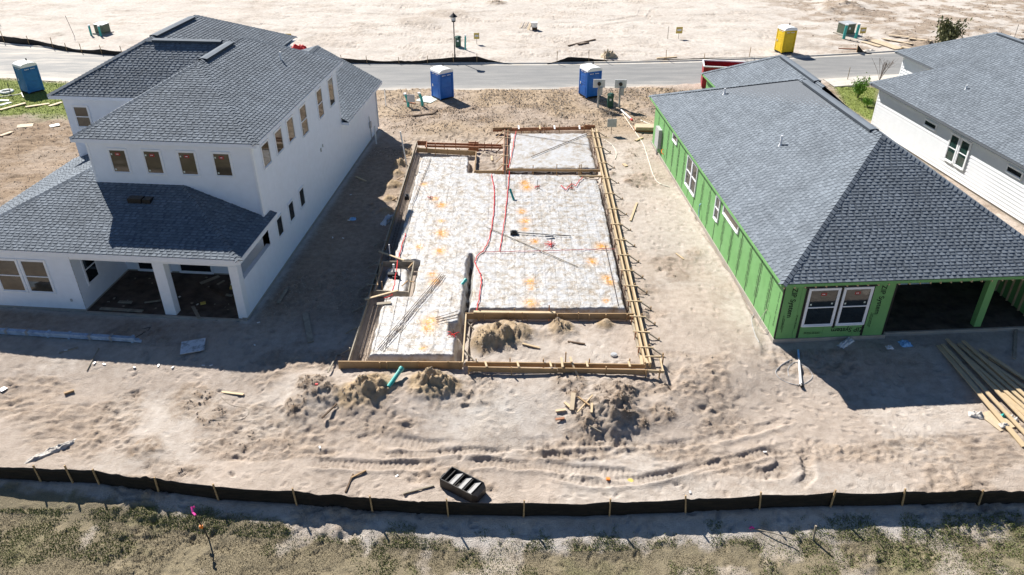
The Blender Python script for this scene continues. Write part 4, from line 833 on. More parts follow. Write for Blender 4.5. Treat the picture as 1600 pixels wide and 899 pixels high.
def cord(pts, label, r=.018, z=.335, m=M_REDC, name='marking_rope', cat='rope'):
    P3 = []
    for (a, b_), (c, d) in zip(pts, pts[1:]):
        n = 6
        for i in range(n): t = i/n; x_, y_ = G(a+(c-a)*t, b_+(d-b_)*t, z); P3.append((x_+random.uniform(-.025,.025), y_+random.uniform(-.03,.03), z+random.uniform(0,.012)))
    x_, y_ = G(*pts[-1], z); P3.append((x_, y_, z)); c = Vector(P3[0]); c.z = 0
    return tag(MB().tube([Vector(p)-c for p in P3], r, 5).build(name, m, loc=c), label, cat)
cord([(768,273),(773,300),(772,330),(766,370),(757,390),(744,401),(742,412),(751,428),(752,442),(748,468),(745,486)], 'red cord curving along the middle of the pad to the trench', .022)
cord([(796,268),(793,300),(788,345),(781,392)], 'straight red cord on the pad beside the teal pipe', .02)
cord([(752,394),(800,393),(860,392),(915,390),(962,389)], 'red cord running crosswise to the right form', .014)
cord([(806,205),(800,240),(794,262)], 'red cord on the small rear pad', .022, z=.24)
cord([(634,365),(628,385),(622,406),(616,445),(612,462),(600,466)], 'red cord passing through the sunken box', .022, z=.345)
cord([(877,290),(884,297),(893,287),(900,291),(906,282),(911,277)], 'tangled red cord beside upright bars at the pad rear', .022, z=.36)
def marker(px_, py_, label, n=6, L=.3, post=.45):
    x_, y_ = G(px_, py_, .3); t = thing('bar_marker', label, 'marker', (x_, y_, .27)); b_ = MB()
    for k in range(n): a = 6.28*k/n+random.uniform(-.3,.3); l = L*random.uniform(.5,1); b_.tube([(0,0,.06),(math.cos(a)*l*.6,math.sin(a)*l*.6,.07+random.uniform(0,.06)),(math.cos(a)*l,math.sin(a)*l,.06)], .016, 5)
    b_.build('ribbon', M_REDC, t); MB().cyl((0,0,-.1),(.03,0,post),.018,n=6).build('bar', M_REBAR, t)
marker(861, 383, 'red ribbon star tied round a bar beside the tool with a black head', 9, .38, .35); marker(839, 293, 'red ribbon round a thin upright bar by orange stains'); marker(672, 310, 'red ribbon bundle near the left edge of the pad', 5, .2, .15); marker(892, 295, 'red ribbon round an upright bar in the tangled cord', 5, .2); marker(708, 524, 'red ribbon at the notch beside the narrow trench', 7, .3, .3)
def pipe(a, b_, label, r=.055, z0=.33, z1=.6, m=M_TEAL, cat='pipe', name='teal_pipe'):
    p = Vector((*G(*a, z0), z0)); q = Vector((*G(*b_, z1), z1)); c = p.copy(); c.z = min(z0, z1)
    t = thing(name, label, cat, c); d = (q-p).normalized()
    MB().cyl(p-c, q-c, r, n=12).build('tube', m, t); MB().cyl(q-c-d*.12, q-c+d*.01, r*1.18, n=12).build('coupling', m, t); return t
pipe((803,313), (797,296), 'short teal pipe standing up from the white plastic pad', .06, .3, .75); pipe((718,449), (728,437), 'teal pipe lying in the narrow trench between the plastic pads', .07, .2, .34); pipe((607,605), (628,575), 'teal pipe leaning in front of the long front form board', .085, .08, .38)
t = thing('long_handled_tool', 'long handled tool with black head lying on the plastic', 'tool', (*G(803,366,.3), .3)); x0_, y0_ = G(803,366,.3)
MB().box(-.18,.18,-.12,.12,.0,.14).box(-.1,.1,-.06,.06,.14,.2).build('head', M_BLACKP, t); q_ = G(892,370,.32); MB().cyl((.1,0,.09),(q_[0]-x0_,q_[1]-y0_,.06),.022,n=6).build('handle', M_STEELB, t); q2 = G(858,371,.32); MB().beam((q2[0]-x0_-.2,q2[1]-y0_,.1),(q2[0]-x0_+.2,q2[1]-y0_+.06,.1),.1,.06).build('grip', M_STEELG, t)
tag(MB().box(-.12,.12,-.14,.14,0,.22).box(-.05,.05,-.05,.05,.22,.3).build('black_box', M_BLACKP, loc=(*G(636,309,.3), .22)), 'small black box on the left form edge', 'box')
tag(MB().box(-.15,.15,-.11,.11,0,.2).cyl((0,0,.2),(0,0,.36),.05).build('black_fitting', M_BLACKP, loc=(*G(925,270,.3), .0)), 'black fitting behind the rear cross board', 'fitting')
t = thing('drain_cover', 'black drain fitting with white pipe in the sunken square', 'drain', (*G(615,431,.1), .08)); MB().box(-.25,.2,-.12,.1,.0,.16).box(-.02,.3,-.26,-.12,.0,.1).build('cover', M_BLACKP, t); MB().cyl((0,.1,0),(.02,.12,.55),.05,n=10).build('tube', M_PVC, t)
tag(MB().beam((-.3,0,0),(.3,.08,.02),.18,.05).build('wood_scrap', M_WOODG, loc=(*G(600,476,.3), .32)), 'short grey wood scrap on the plastic below the sunken box', 'wood scrap')
def bumpy_sheet(name, label, cat, px_, py_, w_, l_, h_, m, rz=0, dz=0, n=14, z=None):
    vs_, fs_ = [], []
    sd = random.randint(0, 60)
    for j in range(n+1):
        for i in range(n+1):
            a, c = i/n*2-1, j/n*2-1; e = max(0, 1-max(abs(a), abs(c))**3); r_ = float(fbm(i*.5+sd, j*.5, 1.3, 3, sd)); edge = 1+.25*float(vn(i*.7, j*.7, sd)-.5)
            vs_.append((a*w_/2*edge, c*l_/2*edge, h_*e*(.35+1.1*abs(r_-.5)*2.2)+.005))
    for j in range(n):
        for i in range(n): k = j*(n+1)+i; fs_.append((k, k+1, k+n+2, k+n+1))
    x_, y_, z_ = GP(px_, py_); o = MB().add(vs_, fs_).build(name, m, smooth=True, loc=(x_, y_, z_+dz)); o.rotation_euler = (0,0,rz); return tag(o, label, cat)

# ------------------------------------------------------------------ silt fences
def silt_fence(name, label, base, heights, stakes, seg=.12, lean=.0, stake_h=.25, smat=None):
    """base: plan points of the fence line; heights per point; stakes: indices (float) along base"""
    c0 = base[0]; z0 = hz(*c0); t = thing(name, label, 'silt fence', (c0[0], c0[1], z0)); P3 = [];  D = [0]
    for a, b_ in zip(base, base[1:]): D.append(D[-1]+math.dist(a, b_))
    n = int(D[-1]/seg)+1; bx_ = np.array([b_[0] for b_ in base]); by_ = np.array([b_[1] for b_ in base]); D = np.array(D); st = np.array([np.interp(s, np.arange(len(base)), D) for s in stakes])
    vs_ = []; rows = 5
    for i in range(n+1):
        s = D[-1]*i/n; x_ = float(np.interp(s, D, bx_)); y_ = float(np.interp(s, D, by_)); h_ = float(np.interp(s, D, heights))
        near = float(np.min(np.abs(st-s))) if len(st) else 9; gap_ = 1-math.exp(-(near/.5)**2); sag = .05*gap_*min(1, h_/.4); bulge = .10*gap_*(vn(s*.7, 3, 5)-.35); x_w = .03*(vn(s*2.2, 1, 6)-.5)
        zb = hz(x_, y_)-.05
        for k in range(rows): f_ = k/(rows-1); vs_.append((x_-c0[0], y_-c0[1]+x_w+float(bulge)*math.sin(f_*math.pi)*h_*1.5-lean*f_*h_, zb-z0+(h_-sag+.05)*f_))
    fs_ = [(i*rows+k, (i+1)*rows+k, (i+1)*rows+k+1, i*rows+k+1) for i in range(n) for k in range(rows-1)]
    # thin but real cloth: second skin 8 mm behind
    m = len(vs_); vs2 = [(x_, y_+.008, z_) for x_, y_, z_ in vs_]; top = [(i*rows+rows-1, (i+1)*rows+rows-1, m+(i+1)*rows+rows-1, m+i*rows+rows-1) for i in range(n)]
    MB().add(vs_+vs2, fs_+[tuple(q+m for q in reversed(f)) for f in fs_]+top).build('fabric', M_FABRIC, t, smooth=True)
    for s in st:
        x_ = float(np.interp(s, D, bx_)); y_ = float(np.interp(s, D, by_)); h_ = float(np.interp(s, D, heights)); zb = hz(x_, y_)
        lx, ly = random.uniform(-.07,.07)-.03, random.uniform(-.02,.05)
        b_ = MB(); b_.beam((x_-c0[0]-lx*.2, y_-c0[1]-.035, zb-z0-.25), (x_-c0[0]+lx, y_-c0[1]-.035+ly, zb-z0+h_+stake_h*random.uniform(.5,1.2)), .045, .045); b_.build('stake', smat or M_STAKE, t)
    return t
silt_fence('silt_fence', 'long black fabric silt fence with wooden stakes between sand and grass', FENCE_BASE, [.58]*len(FENCE_BASE), [i for i in range(1, len(FENCE_BASE)-1)]+[2.55], stake_h=.16)
def far_fence(label, pts, stakes, sh=.5):
    base = [G(x, yb) for x, yt, yb in pts]; hs = [max(.05, Hpx((x, yb), (x, yt))) for x, yt, yb in pts]
    return silt_fence('silt_fence', label, base, hs, stakes, seg=.3, stake_h=sh)
far_fence('tall sagging black silt fence along the far kerb beside the white house', [(-60,50,60),(0,56,66),(27,58,70),(60,63,72),(100,70,79),(125,76,82),(160,74.5,85),(200,79,88),(250,84,92)], [1.3,2.6,3.6,4.2,5.1,6,6.8])
far_fence('low black silt fence behind the lamp post on the far kerb', [(500,90,97),(535,89.5,98.5),(600,94,99.5),(660,93.5,100),(700,90,99.5),(745,88,99),(770,94,99.5),(800,99.5,101)], [1,1.6,2.4,3.2,4.2,5], .4)
far_fence('half collapsed black silt fence on the far kerb behind a blue toilet', [(855,98,100.5),(870,95,99.5),(888,87.5,98.5),(920,91,97.5),(950,95,97),(1000,94.5,96.3),(1100,90.5,92.5),(1200,88.5,90.2),(1252,86.8,88.6)], [1,3,3.8,5.4,6,6.7], .75)
t = far_fence('torn flap of black silt fence by the scattered plywood', [(1338,70,83.5),(1348,79,84),(1362,82.5,84.5)], [0], .1)
far_fence('low black silt fence at the kerb near the olive shrub', [(1465,74,76),(1500,66,69.5),(1550,63.5,66.5),(1600,59.5,63),(1660,55,58)], [1,2.4,3.3], .4)

# ------------------------------------------------------------------ portable toilets
def make_toilet(label, body, rz, loc, arched):
    t = thing('portable_toilet', label, 'toilet', loc, rz, None); W = .56
    b = MB(); b.box(-W,W,-W,W,.12,1.98)
    for sx in (-1,1):
        for sy in (-1,1): b.box(sx*W-.05,sx*W+.05,sy*W-.05,sy*W+.05,.1,2.0)
    b.build('body', body, t)
    b = MB(); b.box(-W-.03,W+.03,-W-.03,W+.03,.06,.14); b.box(-W,-W+.15,-W,W,0,.06); b.box(W-.15,W,-W,W,0,.06); b.build('base_skid', M_BLACKP, t)
    d = MB(); d.box(-W-.035,-W-.001,-.45,.45,.16,1.86); d.box(-W-.05,-W-.036,-.36,.36,.3,.85)
    for k in range(4): d.box(-W-.05,-W-.036,-.30,.30,1.0+k*.19,1.06+k*.19)
    dd = d.build('door', body, t); MB().box(-W-.08,-W-.05,.3,.38,.92,1.1).build('handle', M_PWHITE, dd)
    for sgn, ax in ((-1,'y'),(1,'y'),(1,'x')):
        p = MB()
        if ax == 'y':
            p.box(-.42,.42,min(sgn*W,sgn*(W+.02)),max(sgn*W,sgn*(W+.02)),.3,.9); p.box(-.42,.42,min(sgn*W,sgn*(W+.02)),max(sgn*W,sgn*(W+.02)),1.0,1.62)
            for k in range(3): p.box(-.40,.40,min(sgn*W,sgn*(W+.035)),max(sgn*W,sgn*(W+.035)),1.68+k*.07,1.71+k*.07)
        else: p.box(W,W+.02,-.42,.42,.3,.9); p.box(W,W+.02,-.42,.42,1.0,1.62)
        p.build('panel', body, t)
    m = MB()
    for k in range(7):
        if k == 3: continue
        m.box(-.38+k*.11,-.31+k*.11,-W-.058,-W-.052,1.8,1.86); m.box(-W-.058,-W-.052,-.38+k*.11,-.31+k*.11,1.88,1.93)
    m.build('lettering', M_PWHITE, t, kind='stuff')
    r = MB(); n = 9; prof = []
    for k in range(n+1):
        a = math.pi*k/n; prof.append((-math.cos(a)*(W+.06), 2.0+.06+.22*math.sin(a)**.8 if 0 < k < n else 2.0))
    vs_ = [(x_, s*(W+.06), z_) for s in (-1, 1) for x_, z_ in prof]; k0 = n+1
    fs_ = [(k, k+1, k0+k+1, k0+k) for k in range(n)] + [tuple(range(n, -1, -1)), tuple(range(k0, 2*k0)), (0, k0, 2*k0-1, n)]
    r.add(vs_, fs_); ro = r.build('roof', M_PWHITE, t, smooth=False)
    rb = MB()
    for k in (-.34, -.02, .3): rb.box(k-.02,k+.02,-W-.065,W+.065,2.2,2.295-abs(k)*.08)
    rb.build('rib', M_PWHITE, ro)
    MB().cyl((.38,.38,1.9),(.38,.38,2.42),.05,n=10).build('vent_pipe', M_BLACKP, t)
    return t
make_toilet('blue portable toilet with pale roof beside teal pipes near the road', M_BLUE, R(38), GP(692,153), True)
make_toilet('blue portable toilet beside two meter posts at the road edge', M_BLUE, R(24), GP(921,150), True)
make_toilet('blue portable toilet standing on grass beyond the white house', M_BLUE2, R(55), GP(52,143), True)
make_toilet('yellow portable toilet with a white roof on the far side of the road', M_YELLOW, R(14), GP(1224,82), True)

# ------------------------------------------------------------------ street lamp, utility boxes, signs
x_, y_, z_ = GP(711,94)
t = thing('street_lamp', 'slim black street lamp behind the low silt fence', 'lamp post', (x_, y_, z_))
MB().cyl((0,0,-.2),(0,0,.5),.09,.07,n=12).cyl((0,0,.5),(0,0,3.25),.05,.045,n=12).build('post', M_LAMP, t)
b = MB(); b.cyl((0,0,3.2),(0,0,3.3),.16,.18,n=8); b.cyl((0,0,3.62),(0,0,3.92),.36,.04,n=8); b.cyl((0,0,3.92),(0,0,4.02),.03,.01,n=8)
for k in range(4): a = k*math.pi/2+.4; b.beam((math.cos(a)*.16,math.sin(a)*.16,3.3),(math.cos(a)*.24,math.sin(a)*.24,3.62),.025,.025)
b.build('lantern', M_LAMP, t); MB().cyl((0,0,3.3),(0,0,3.62),.13,.19,n=8).build('lamp_glass', M_PWHITE, t)
def transformer(px_, py_, label, rz, s=1.0):
    t = thing('transformer_box', label, 'transformer', GP(px_, py_), rz); b = MB(); b.box(-.55*s,.55*s,-.45*s,.4*s,.1,.85*s); b.build('cabinet', M_GREENM, t)
    b = MB(); b.add([(-.58*s,-.48*s,.85*s),(.58*s,-.48*s,.85*s),(.58*s,.43*s,.9*s),(-.58*s,.43*s,.9*s),(-.58*s,-.48*s,.9*s),(.58*s,-.48*s,.9*s),(.58*s,.43*s,.96*s),(-.58*s,.43*s,.96*s)], [(0,3,2,1),(4,5,6,7),(0,1,5,4),(1,2,6,5),(2,3,7,6),(3,0,4,7)]); b.build('lid', M_GREYM, t)
    MB().box(-.75*s,.75*s,-.65*s,.6*s,-.1,.1).build('base_pad', M_CONC, t); MB().box(-.1,.08,-.47*s,-.452*s,.5,.7).build('warning_plate', M_PWHITE, t)
transformer(162, 52, 'olive green transformer box in the open sand behind the white house', R(-20)); transformer(1320, 53, 'green transformer box beside teal posts near the scattered plywood', R(20), 1.15)
def teal_post(px_, py_, label, h=1.0, r=.11, lean=.05, group=None, bend=0):
    t = thing('teal_pipe_post', label, 'pipe post', GP(px_, py_), 0, group)
    MB().tube([(0,0,-.2),(lean*.1,0,h*.3),(lean*.4-bend*.3,0,h*.65),(lean-bend,0,h)], r, 10).build('tube', M_TEAL, t); MB().cyl((lean-bend,0,h-.04),(lean-bend,0,h+.06),r*1.12,n=10).build('cap', M_PWHITE, t)
for px_, py_ in ((143,56),(158,57)): teal_post(px_, py_, 'short teal pipe post beside the olive transformer box', .95, .1, 0, 'teal posts by the olive transformer')
for px_, py_ in ((1318,61),(1337,60)): teal_post(px_, py_, 'teal pipe post beside the green transformer near the plywood', 1.3, .13, .05, 'teal posts by the plywood')
teal_post(727, 78, 'thin teal pipe post near the street lamp', 1.25, .08)
for px_, py_ in ((638,167),(660,166)): teal_post(px_, py_, 'curved teal pipe stub beside a blue toilet near the road', .95, .1, .0, 'curved teal stubs by the toilet', bend=.18)
def pedestal(px_, py_, label, w, h, m):
    t = thing('utility_pedestal', label, 'utility box', GP(px_, py_)); MB().box(-w,w,-w*.8,w*.8,-.1,h*.86).build('cabinet', m, t); b = MB(); b.cyl((0,0,h*.86),(0,0,h),w*1.5,w*.9,n=4); b.box(-w*1.06,w*1.06,-w*.86,w*.86,h*.8,h*.87); b.build('lid', m, t); MB().box(-w*.4,w*.3,-w*.82,-w*.805,h*.5,h*.65).build('label_plate', M_PWHITE, t)
pedestal(716, 73, 'dark green utility pedestal near the street lamp', .25, .95, M_GREENB); pedestal(953, 168, 'green utility pedestal between the two meter posts', .2, 1.05, M_GREENB)
for k, (px_, py_, lb) in enumerate(((934,168,'grey meter board on a post in front of the blue toilet'), (967,168,'grey meter board on a post beyond the green utility pedestal'))):
    t = thing('meter_post', lb, 'meter post', GP(px_, py_), 0); MB().box(-.06,.06,-.06,.06,-.2,1.75).build('post', M_GREYM, t); MB().box(-.42,.42,-.03,.03,1.45,2.05).build('board', M_SIGNW, t)
    MB().cyl((.0,-.03,1.75),(.0,-.14,1.75),.13,n=12).build('meter', M_STEELB, t); MB().box(.02,.26,-.14,-.04,.95,1.5).build('breaker_box', M_GREYM, t); MB().tube([(-.03,-.08,1.6),(-.08,-.1,1.2),(-.03,-.08,.4),(0,-.08,0)],.03,6).build('conduit', M_GREYM, t)
def lawn_sign(px_, py_, label, w, h, top, m, rz=0, stem=M_STEELB, print_=True):
    t = thing('small_sign', label, 'sign', GP(px_, py_), rz); MB().box(-w/2,w/2,-.015,.015,top-h,top).build('panel', m, t); MB().cyl((0,.03,-.2),(0,.03,top-h*.3),.018,n=6).build('stem', stem, t)
    if print_:
        b = MB(); b.box(-w*.32,w*.32,-.02,-.016,top-h*.62,top-h*.3); b.build('print', M_SIGNW, t)
lawn_sign(955, 210, 'grey blank sign on a thin stem beside the right form', .62, .55, 1.05, M_GREYM, R(4), print_=False); lawn_sign(643, 168, 'small grey sign between curved teal stubs', .55, .55, .95, M_GREYM, R(0), print_=False)
lawn_sign(453, 71, 'yellow sign beyond the roof of the white house', .55, .5, 1.05, M_SIGNY, R(-8)); lawn_sign(745, 69, 'yellow sign near the dark green pedestal and lamp post', .5, .55, 1.0, M_SIGNY); lawn_sign(1060, 61, 'yellow sign standing alone in the pale sand', .62, .6, 1.1, M_SIGNY, R(6)); lawn_sign(1346, 60, 'yellow sign beside the green transformer box', .6, .55, 1.0, M_SIGNY, R(10))
def pole(px_, py_, h, label, m=M_STAKE, r=.025, lean=(0,0), group=None, name='survey_stake', cat='stake'):
    x_, y_, z_ = GP(px_, py_); return tag(MB().cyl((0,0,-.2),(lean[0],lean[1],h),r,n=6).build(name, m, loc=(x_, y_, z_)), label, cat, group)
pole(117,57,1.9,'tall thin rod in the sand near the olive transformer box', M_STEELB, .02, (-.35,0)); pole(1043,61,1.15,'thin grey stake beside a yellow sign', M_WOODG, .025); pole(603,166,1.3,'pale stake in front of the white house front corner', M_PVC, .04); pole(636,258,2.1,'tall white pole beside the left form', M_PVC, .045, (-.25,.0)); pole(588,225,1.2,'pale pole at the base of the white house side wall', M_PVC, .05); pole(1324,125,1.0,'stake at the sidewalk between the houses', M_WOODG, .03); pole(1431,117,.9,'stake at the sidewalk near the sided house', M_WOODG, .03); pole(1584,62,1.4,'thin rod in the sand near the olive shrub', M_STEELB, .02); pole(2,42,1.2,'thin rod at the edge of the open sand', M_STEELB, .02, (-.2,0))
# thin bent rod with pink ribbon and orange tab in the near grass
x_, y_, z_ = GP(326,843); t = thing('ribbon_stake', 'thin dark stake with pink ribbon and orange tab in the dry grass', 'stake', (x_, y_, z_))
pts = [Vector((.02,0,-.1)), Vector((-.06,.02,.4)), Vector((-.16,.03,.8)), Vector((-.26,.05,1.1))]
MB().tube(pts, .022, 6).build('rod', M_STEELB, t); MB().tube([pts[-1]+Vector((.1,-.08,-.02)), pts[-1], pts[-1]+Vector((-.06,.12,.1)), pts[-1]+Vector((-.02,.2,.02))], .035, 5).build('ribbon', M_PINK, t); MB().box(-.16,-.06,-.03,.03,.5,.6).build('tab', M_ORANGE, t)
pole(1271,845,.55,'short grey stake in the green weeds south of the fence', M_WOODG, .035, (-.0,.1))
b = MB(); b.tube([(0,0,.0),(.5,-.2,.05),(1.05,-.42,.03)], .018, 6); x_, y_, z_ = GP(1178,826); t = thing('fallen_stake', 'fallen thin stake with a pink ribbon end in the weeds', 'stake', (x_, y_, z_)); b.build('rod', M_WOODG, t); MB().tube([(0,0,.02),(-.08,.03,.06),(-.14,-.02,.03)], .03, 5).build('ribbon', M_PINK, t)

# ------------------------------------------------------------------ black box with dividers
x_, y_, z_ = GP(722,764); ca_ = math.atan2(17.24-17.92, -0.93+1.96)
t = thing('divider_box', 'open black metal box with three slanted grey dividers on the sand', 'box', (x_+.0, y_+.0, z_-.02), ca_)
Lx, Wy, Hh, th = .64, .33, .40, .025
b = MB(); b.box(-Lx,Lx,Wy-th,Wy,0,Hh); b.box(-Lx,Lx,-Wy,-Wy+th,0,Hh); b.box(-Lx,-Lx+th,-Wy+th,Wy-th,0,Hh); b.box(-Lx,Lx-.12,-Wy+th,Wy-th,.0,.03)
b.add([(Lx,-Wy,0.0),(Lx,Wy,0.0),(Lx,Wy,Hh),(Lx,-Wy,Hh),(Lx+.14,-Wy+.1,0.05),(Lx+.14,Wy-.1,.05),(Lx+.14,Wy-.1,Hh*.8),(Lx+.14,-Wy+.1,Hh*.8)], [(0,1,5,4),(1,2,6,5),(4,5,6,7),(3,0,4,7),(2,3,7,6)]); b.build('shell', M_STEELB, t)
for u in (-.36, .0, .36):
    b = MB(); b.add([(u-.04,-Wy+th,.24),(u-.04,Wy-th,.24),(u+.2,Wy-th,.37),(u+.2,-Wy+th,.37),(u-.04,-Wy+th,.22),(u-.04,Wy-th,.22),(u+.2,Wy-th,.35),(u+.2,-Wy+th,.35)], [(0,3,2,1),(4,5,6,7),(0,1,5,4),(2,3,7,6),(1,2,6,5),(3,0,4,7)]); b.build('divider', M_STEELG, t)
    MB().beam((u-.1,-Wy+.06,.36),(u-.1,Wy-.06,.36),.02,.03).build('rod', M_STEELB, t)
MB().cyl((-Lx,0,.2),(-Lx-.12,0,.22),.03).cyl((-Lx-.12,-.08,.22),(-Lx-.12,.08,.22),.025).build('hitch', M_STEELB, t)

# ------------------------------------------------------------------ red dumpster
x_, y_, z_ = GP(1099,140); t = thing('red_dumpster', 'red open top dumpster behind the green house', 'dumpster', (x_+1.6, y_+.8, 0), R(-10))
b = MB(); b.box(-1.6,1.6,-.9,-.84,.1,1.7); b.box(-1.6,1.6,.84,.9,.1,1.7); b.box(-1.6,-1.54,-.84,.84,.1,1.7); b.box(1.54,1.6,-.84,.84,.1,1.7); b.box(-1.54,1.54,-.84,.84,.1,.16); b.build('shell', M_DREDS, t)
for k in range(5): MB().box(-1.5+k*.7,-1.42+k*.7,-.96,-.901,.15,1.6).build('rib', M_DREDS, t)
b = MB(); b.box(-1.65,1.65,-.95,-.85,1.7,1.78); b.box(-1.65,1.65,.85,.95,1.7,1.78); b.box(-1.65,-1.55,-.85,.85,1.7,1.78); b.build('rim', M_PWHITE, t)

# ------------------------------------------------------------------ lumber and scraps
def plank(a, b_, label, w=.14, h=.04, m=M_WOODP, group=None, dz=.02, name='loose_board', tilt=0, cat='board', zz=None):
    p = Vector(GP(*a)); q = Vector(GP(*b_)); 
    if zz is not None: p.z = q.z = zz
    p.z += dz+h/2; q.z += dz+h/2+tilt; c = (p+q)/2
    return tag(MB().beam(p-c, q-c, w, h).build(name, m, loc=c), label, cat, group)
pl = 'long pale lumber plank in the fanned pile beside the green house porch'
PL = [((1466,541),(1600,700)),((1472,541),(1612,694)),((1478,534),(1622,686)),((1486,538),(1632,680)),((1490,545),(1640,676)),((1503,537),(1650,668)),((1510,545),(1655,660)),((1520,552),(1660,652)),((1530,550),(1670,645)),((1545,560),(1680,640)),((1497,540),(1646,672))]
for k, (a, b_) in enumerate(PL): plank(a, b_, pl, .15 if k % 3 else .19, .042, M_WOODP, 'planks fanned beside the porch', dz=.015+.05*(k % 3), tilt=.02)
plank((1587,508),(1584,563),'single board leaning at the porch slab edge', .12, .04, M_WOODG, dz=.06)
t_ = plank((1540,645),(1575,672),'square plywood sheet under trash beside the plank pile', .75, .03, M_PLY, name='plywood_sheet', cat='plywood', dz=.03)
tag(MB().add([(.1*math.cos(k)+.03*math.sin(3*k), .1*math.sin(k), .02) for k in np.linspace(0,5.5,8)]+[(.0,.0,.16)], [(k,(k+1)%8,8) for k in range(8)]).build('teal_rag', M_TEAL, loc=GP(1565,655,.1)), 'crumpled teal rag on the plywood sheet', 'rag')
bumpy_sheet('trash_bag', 'grey white rag beside the teal rag on the plywood', 'rag', 1580, 658, .3, .45, .22, M_TARP, R(20), .07); bumpy_sheet('work_glove', 'dirty pale cloth at the plywood corner', 'cloth', 1568, 668, .35, .22, .14, M_TARP, R(10), .07)
bumpy_sheet('paper_sack', 'torn pale sack on the sand left of the plywood sheet', 'sack', 1525, 650, .5, .3, .2, M_TARP, R(-20), .0)
bumpy_sheet('plastic_wrap', 'twisted clear plastic wrap below the green house windows', 'plastic', 1322, 537, .85, .28, .22, M_POLY, R(38), .0); bumpy_sheet('plastic_scrap', 'pale blue plastic scrap on the shaded sand by the porch', 'plastic', 1414, 538, .45, .4, .18, M_BAG, R(10)); bumpy_sheet('plastic_scrap', 'small white plastic scrap beside the blue one', 'plastic', 1390, 544, .3, .2, .12, M_POLY)
bumpy_sheet('white_tarp', 'long crumpled white tarp strip on the sand by the fence', 'tarp', 80, 707, .3, 1.7, .16, M_TARP, R(-50), 0, 18)
# left yard
t = thing('wrapped_trim_bundle', 'long bundle of pale blue wrapped trim lying behind the white house', 'bundle', GP(110,528), 0)
pa, pb, (cx_, cy_, _z) = GP(-40,518), GP(222,534), GP(110,528)
for k in range(4):
    MB().beam((pa[0]-cx_, pa[1]-cy_+.09*(k % 2)-.05, .08+.1*(k//2)), (pb[0]-cx_-.12*k, pb[1]-cy_+.09*(k % 2)-.05, .08+.1*(k//2)), .085, .09).build('trim_board', M_WRAPB, t)
for f_ in np.linspace(.08, .95, 8): 
    x_, y_ = pa[0]+(pb[0]-pa[0])*f_-cx_, pa[1]+(pb[1]-pa[1])*f_-cy_; MB().box(x_-.05,x_+.05,y_-.12,y_+.115,.0,.245).build('wrap_band', M_WRAPB if int(f_*100) % 2 else M_STEELG, t)
sh = MB().box(-.46,.46,-.4,.4,0,.02).build('board_sheet', mat('white_board_sheet', (.60,.64,.68), .5, .08, 5, dirt=(.08,.08,.08), dirt_amt=.9, dscale=3), loc=GP(302,543,.05)); sh.rotation_euler = (R(3), R(-2), R(15)); tag(sh, 'square white board sheet with dark scuffs on shaded sand', 'sheet')
plank((477,491),(486,536),'wide grey plank on shaded soil between the white house and forms', .24, .045, M_WOODG); plank((450,450),(435,475),'short grey board near the white house side wall', .14, .04, M_WOODG); plank((556,277),(572,284),'short pale board in the shade of the white house', .12, .035, M_WOODP)
plank((527,635),(504,660),'dark stick leaning in the disturbed sand left of the front form', .05, .05, M_WOODD, tilt=.15); plank((528,553),(513,587),'thin grey stick beside the front left form corner', .05, .04, M_WOODG, tilt=.1)
plank((93,553),(122,544),'thin pale stick in front of the wrapped trim bundle', .09, .03, M_WOODG); plank((136,580),(155,545),'thin dark stick in front of the wrapped trim bundle', .03, .03, M_WOODG)
plank((347,614),(381,618),'pale board scrap on sunlit sand left of the dirt mounds', .1, .04, M_WOODP); plank((101,617),(116,612),'short tan block on the sunlit sand', .1, .07, M_WOOD); plank((0,612),(9,605),'white scrap at the sand edge', .22, .02, M_PVC)
plank((540,770),(552,742),'dark broken branch near the silt fence', .05, .05, M_WOODD, dz=.0); plank((548,748),(572,736),'brown broken branch near the silt fence', .05, .05, M_WOOD, dz=0); plank((630,773),(678,760),'long pale stick left of the black divider box', .06, .04, M_WOODG)
for a, b_, lb, m_, w_ in (((896,617),(893,643),'wide pale board on top of the dirt pile', M_PLY, .2), ((868,645),(884,643),'tan board sticking out of the dirt pile', M_WOODP, .13), ((903,624),(921,638),'thin board leaning on the dirt pile', M_WOOD, .07), ((925,632),(924,648),'short pale block on the dirt pile', M_WOODP, .1), ((902,647),(926,620),'thin pale strip across the dirt pile', M_WOODP, .06), ((920,672),(939,681),'thin stick at the foot of the dirt pile', M_WOODG, .05), ((868,658),(882,656),'reddish board end low on the dirt pile', M_WOODR, .12), ((882,632),(892,640),'tan offcut beside the wide pale board', M_WOODP, .12)): plank(a, b_, lb, w_*.8, .045, m_, dz=.05)
plank((816,539),(843,545),'pale board in the porch bay beside the big dirt mound', .09, .04, M_WOODP, name='loose_board'); plank((887,535),(914,539),'dark board in the porch bay', .07, .04, M_WOODD)
tag(MB().cyl((0,0,0),(0,0,.08),.13,n=14).cyl((0,0,.08),(0,0,.1),.09,n=14).build('pipe_cap', M_GREYM, loc=GP(959,556)), 'round grey pipe cap in the porch bay', 'pipe cap')
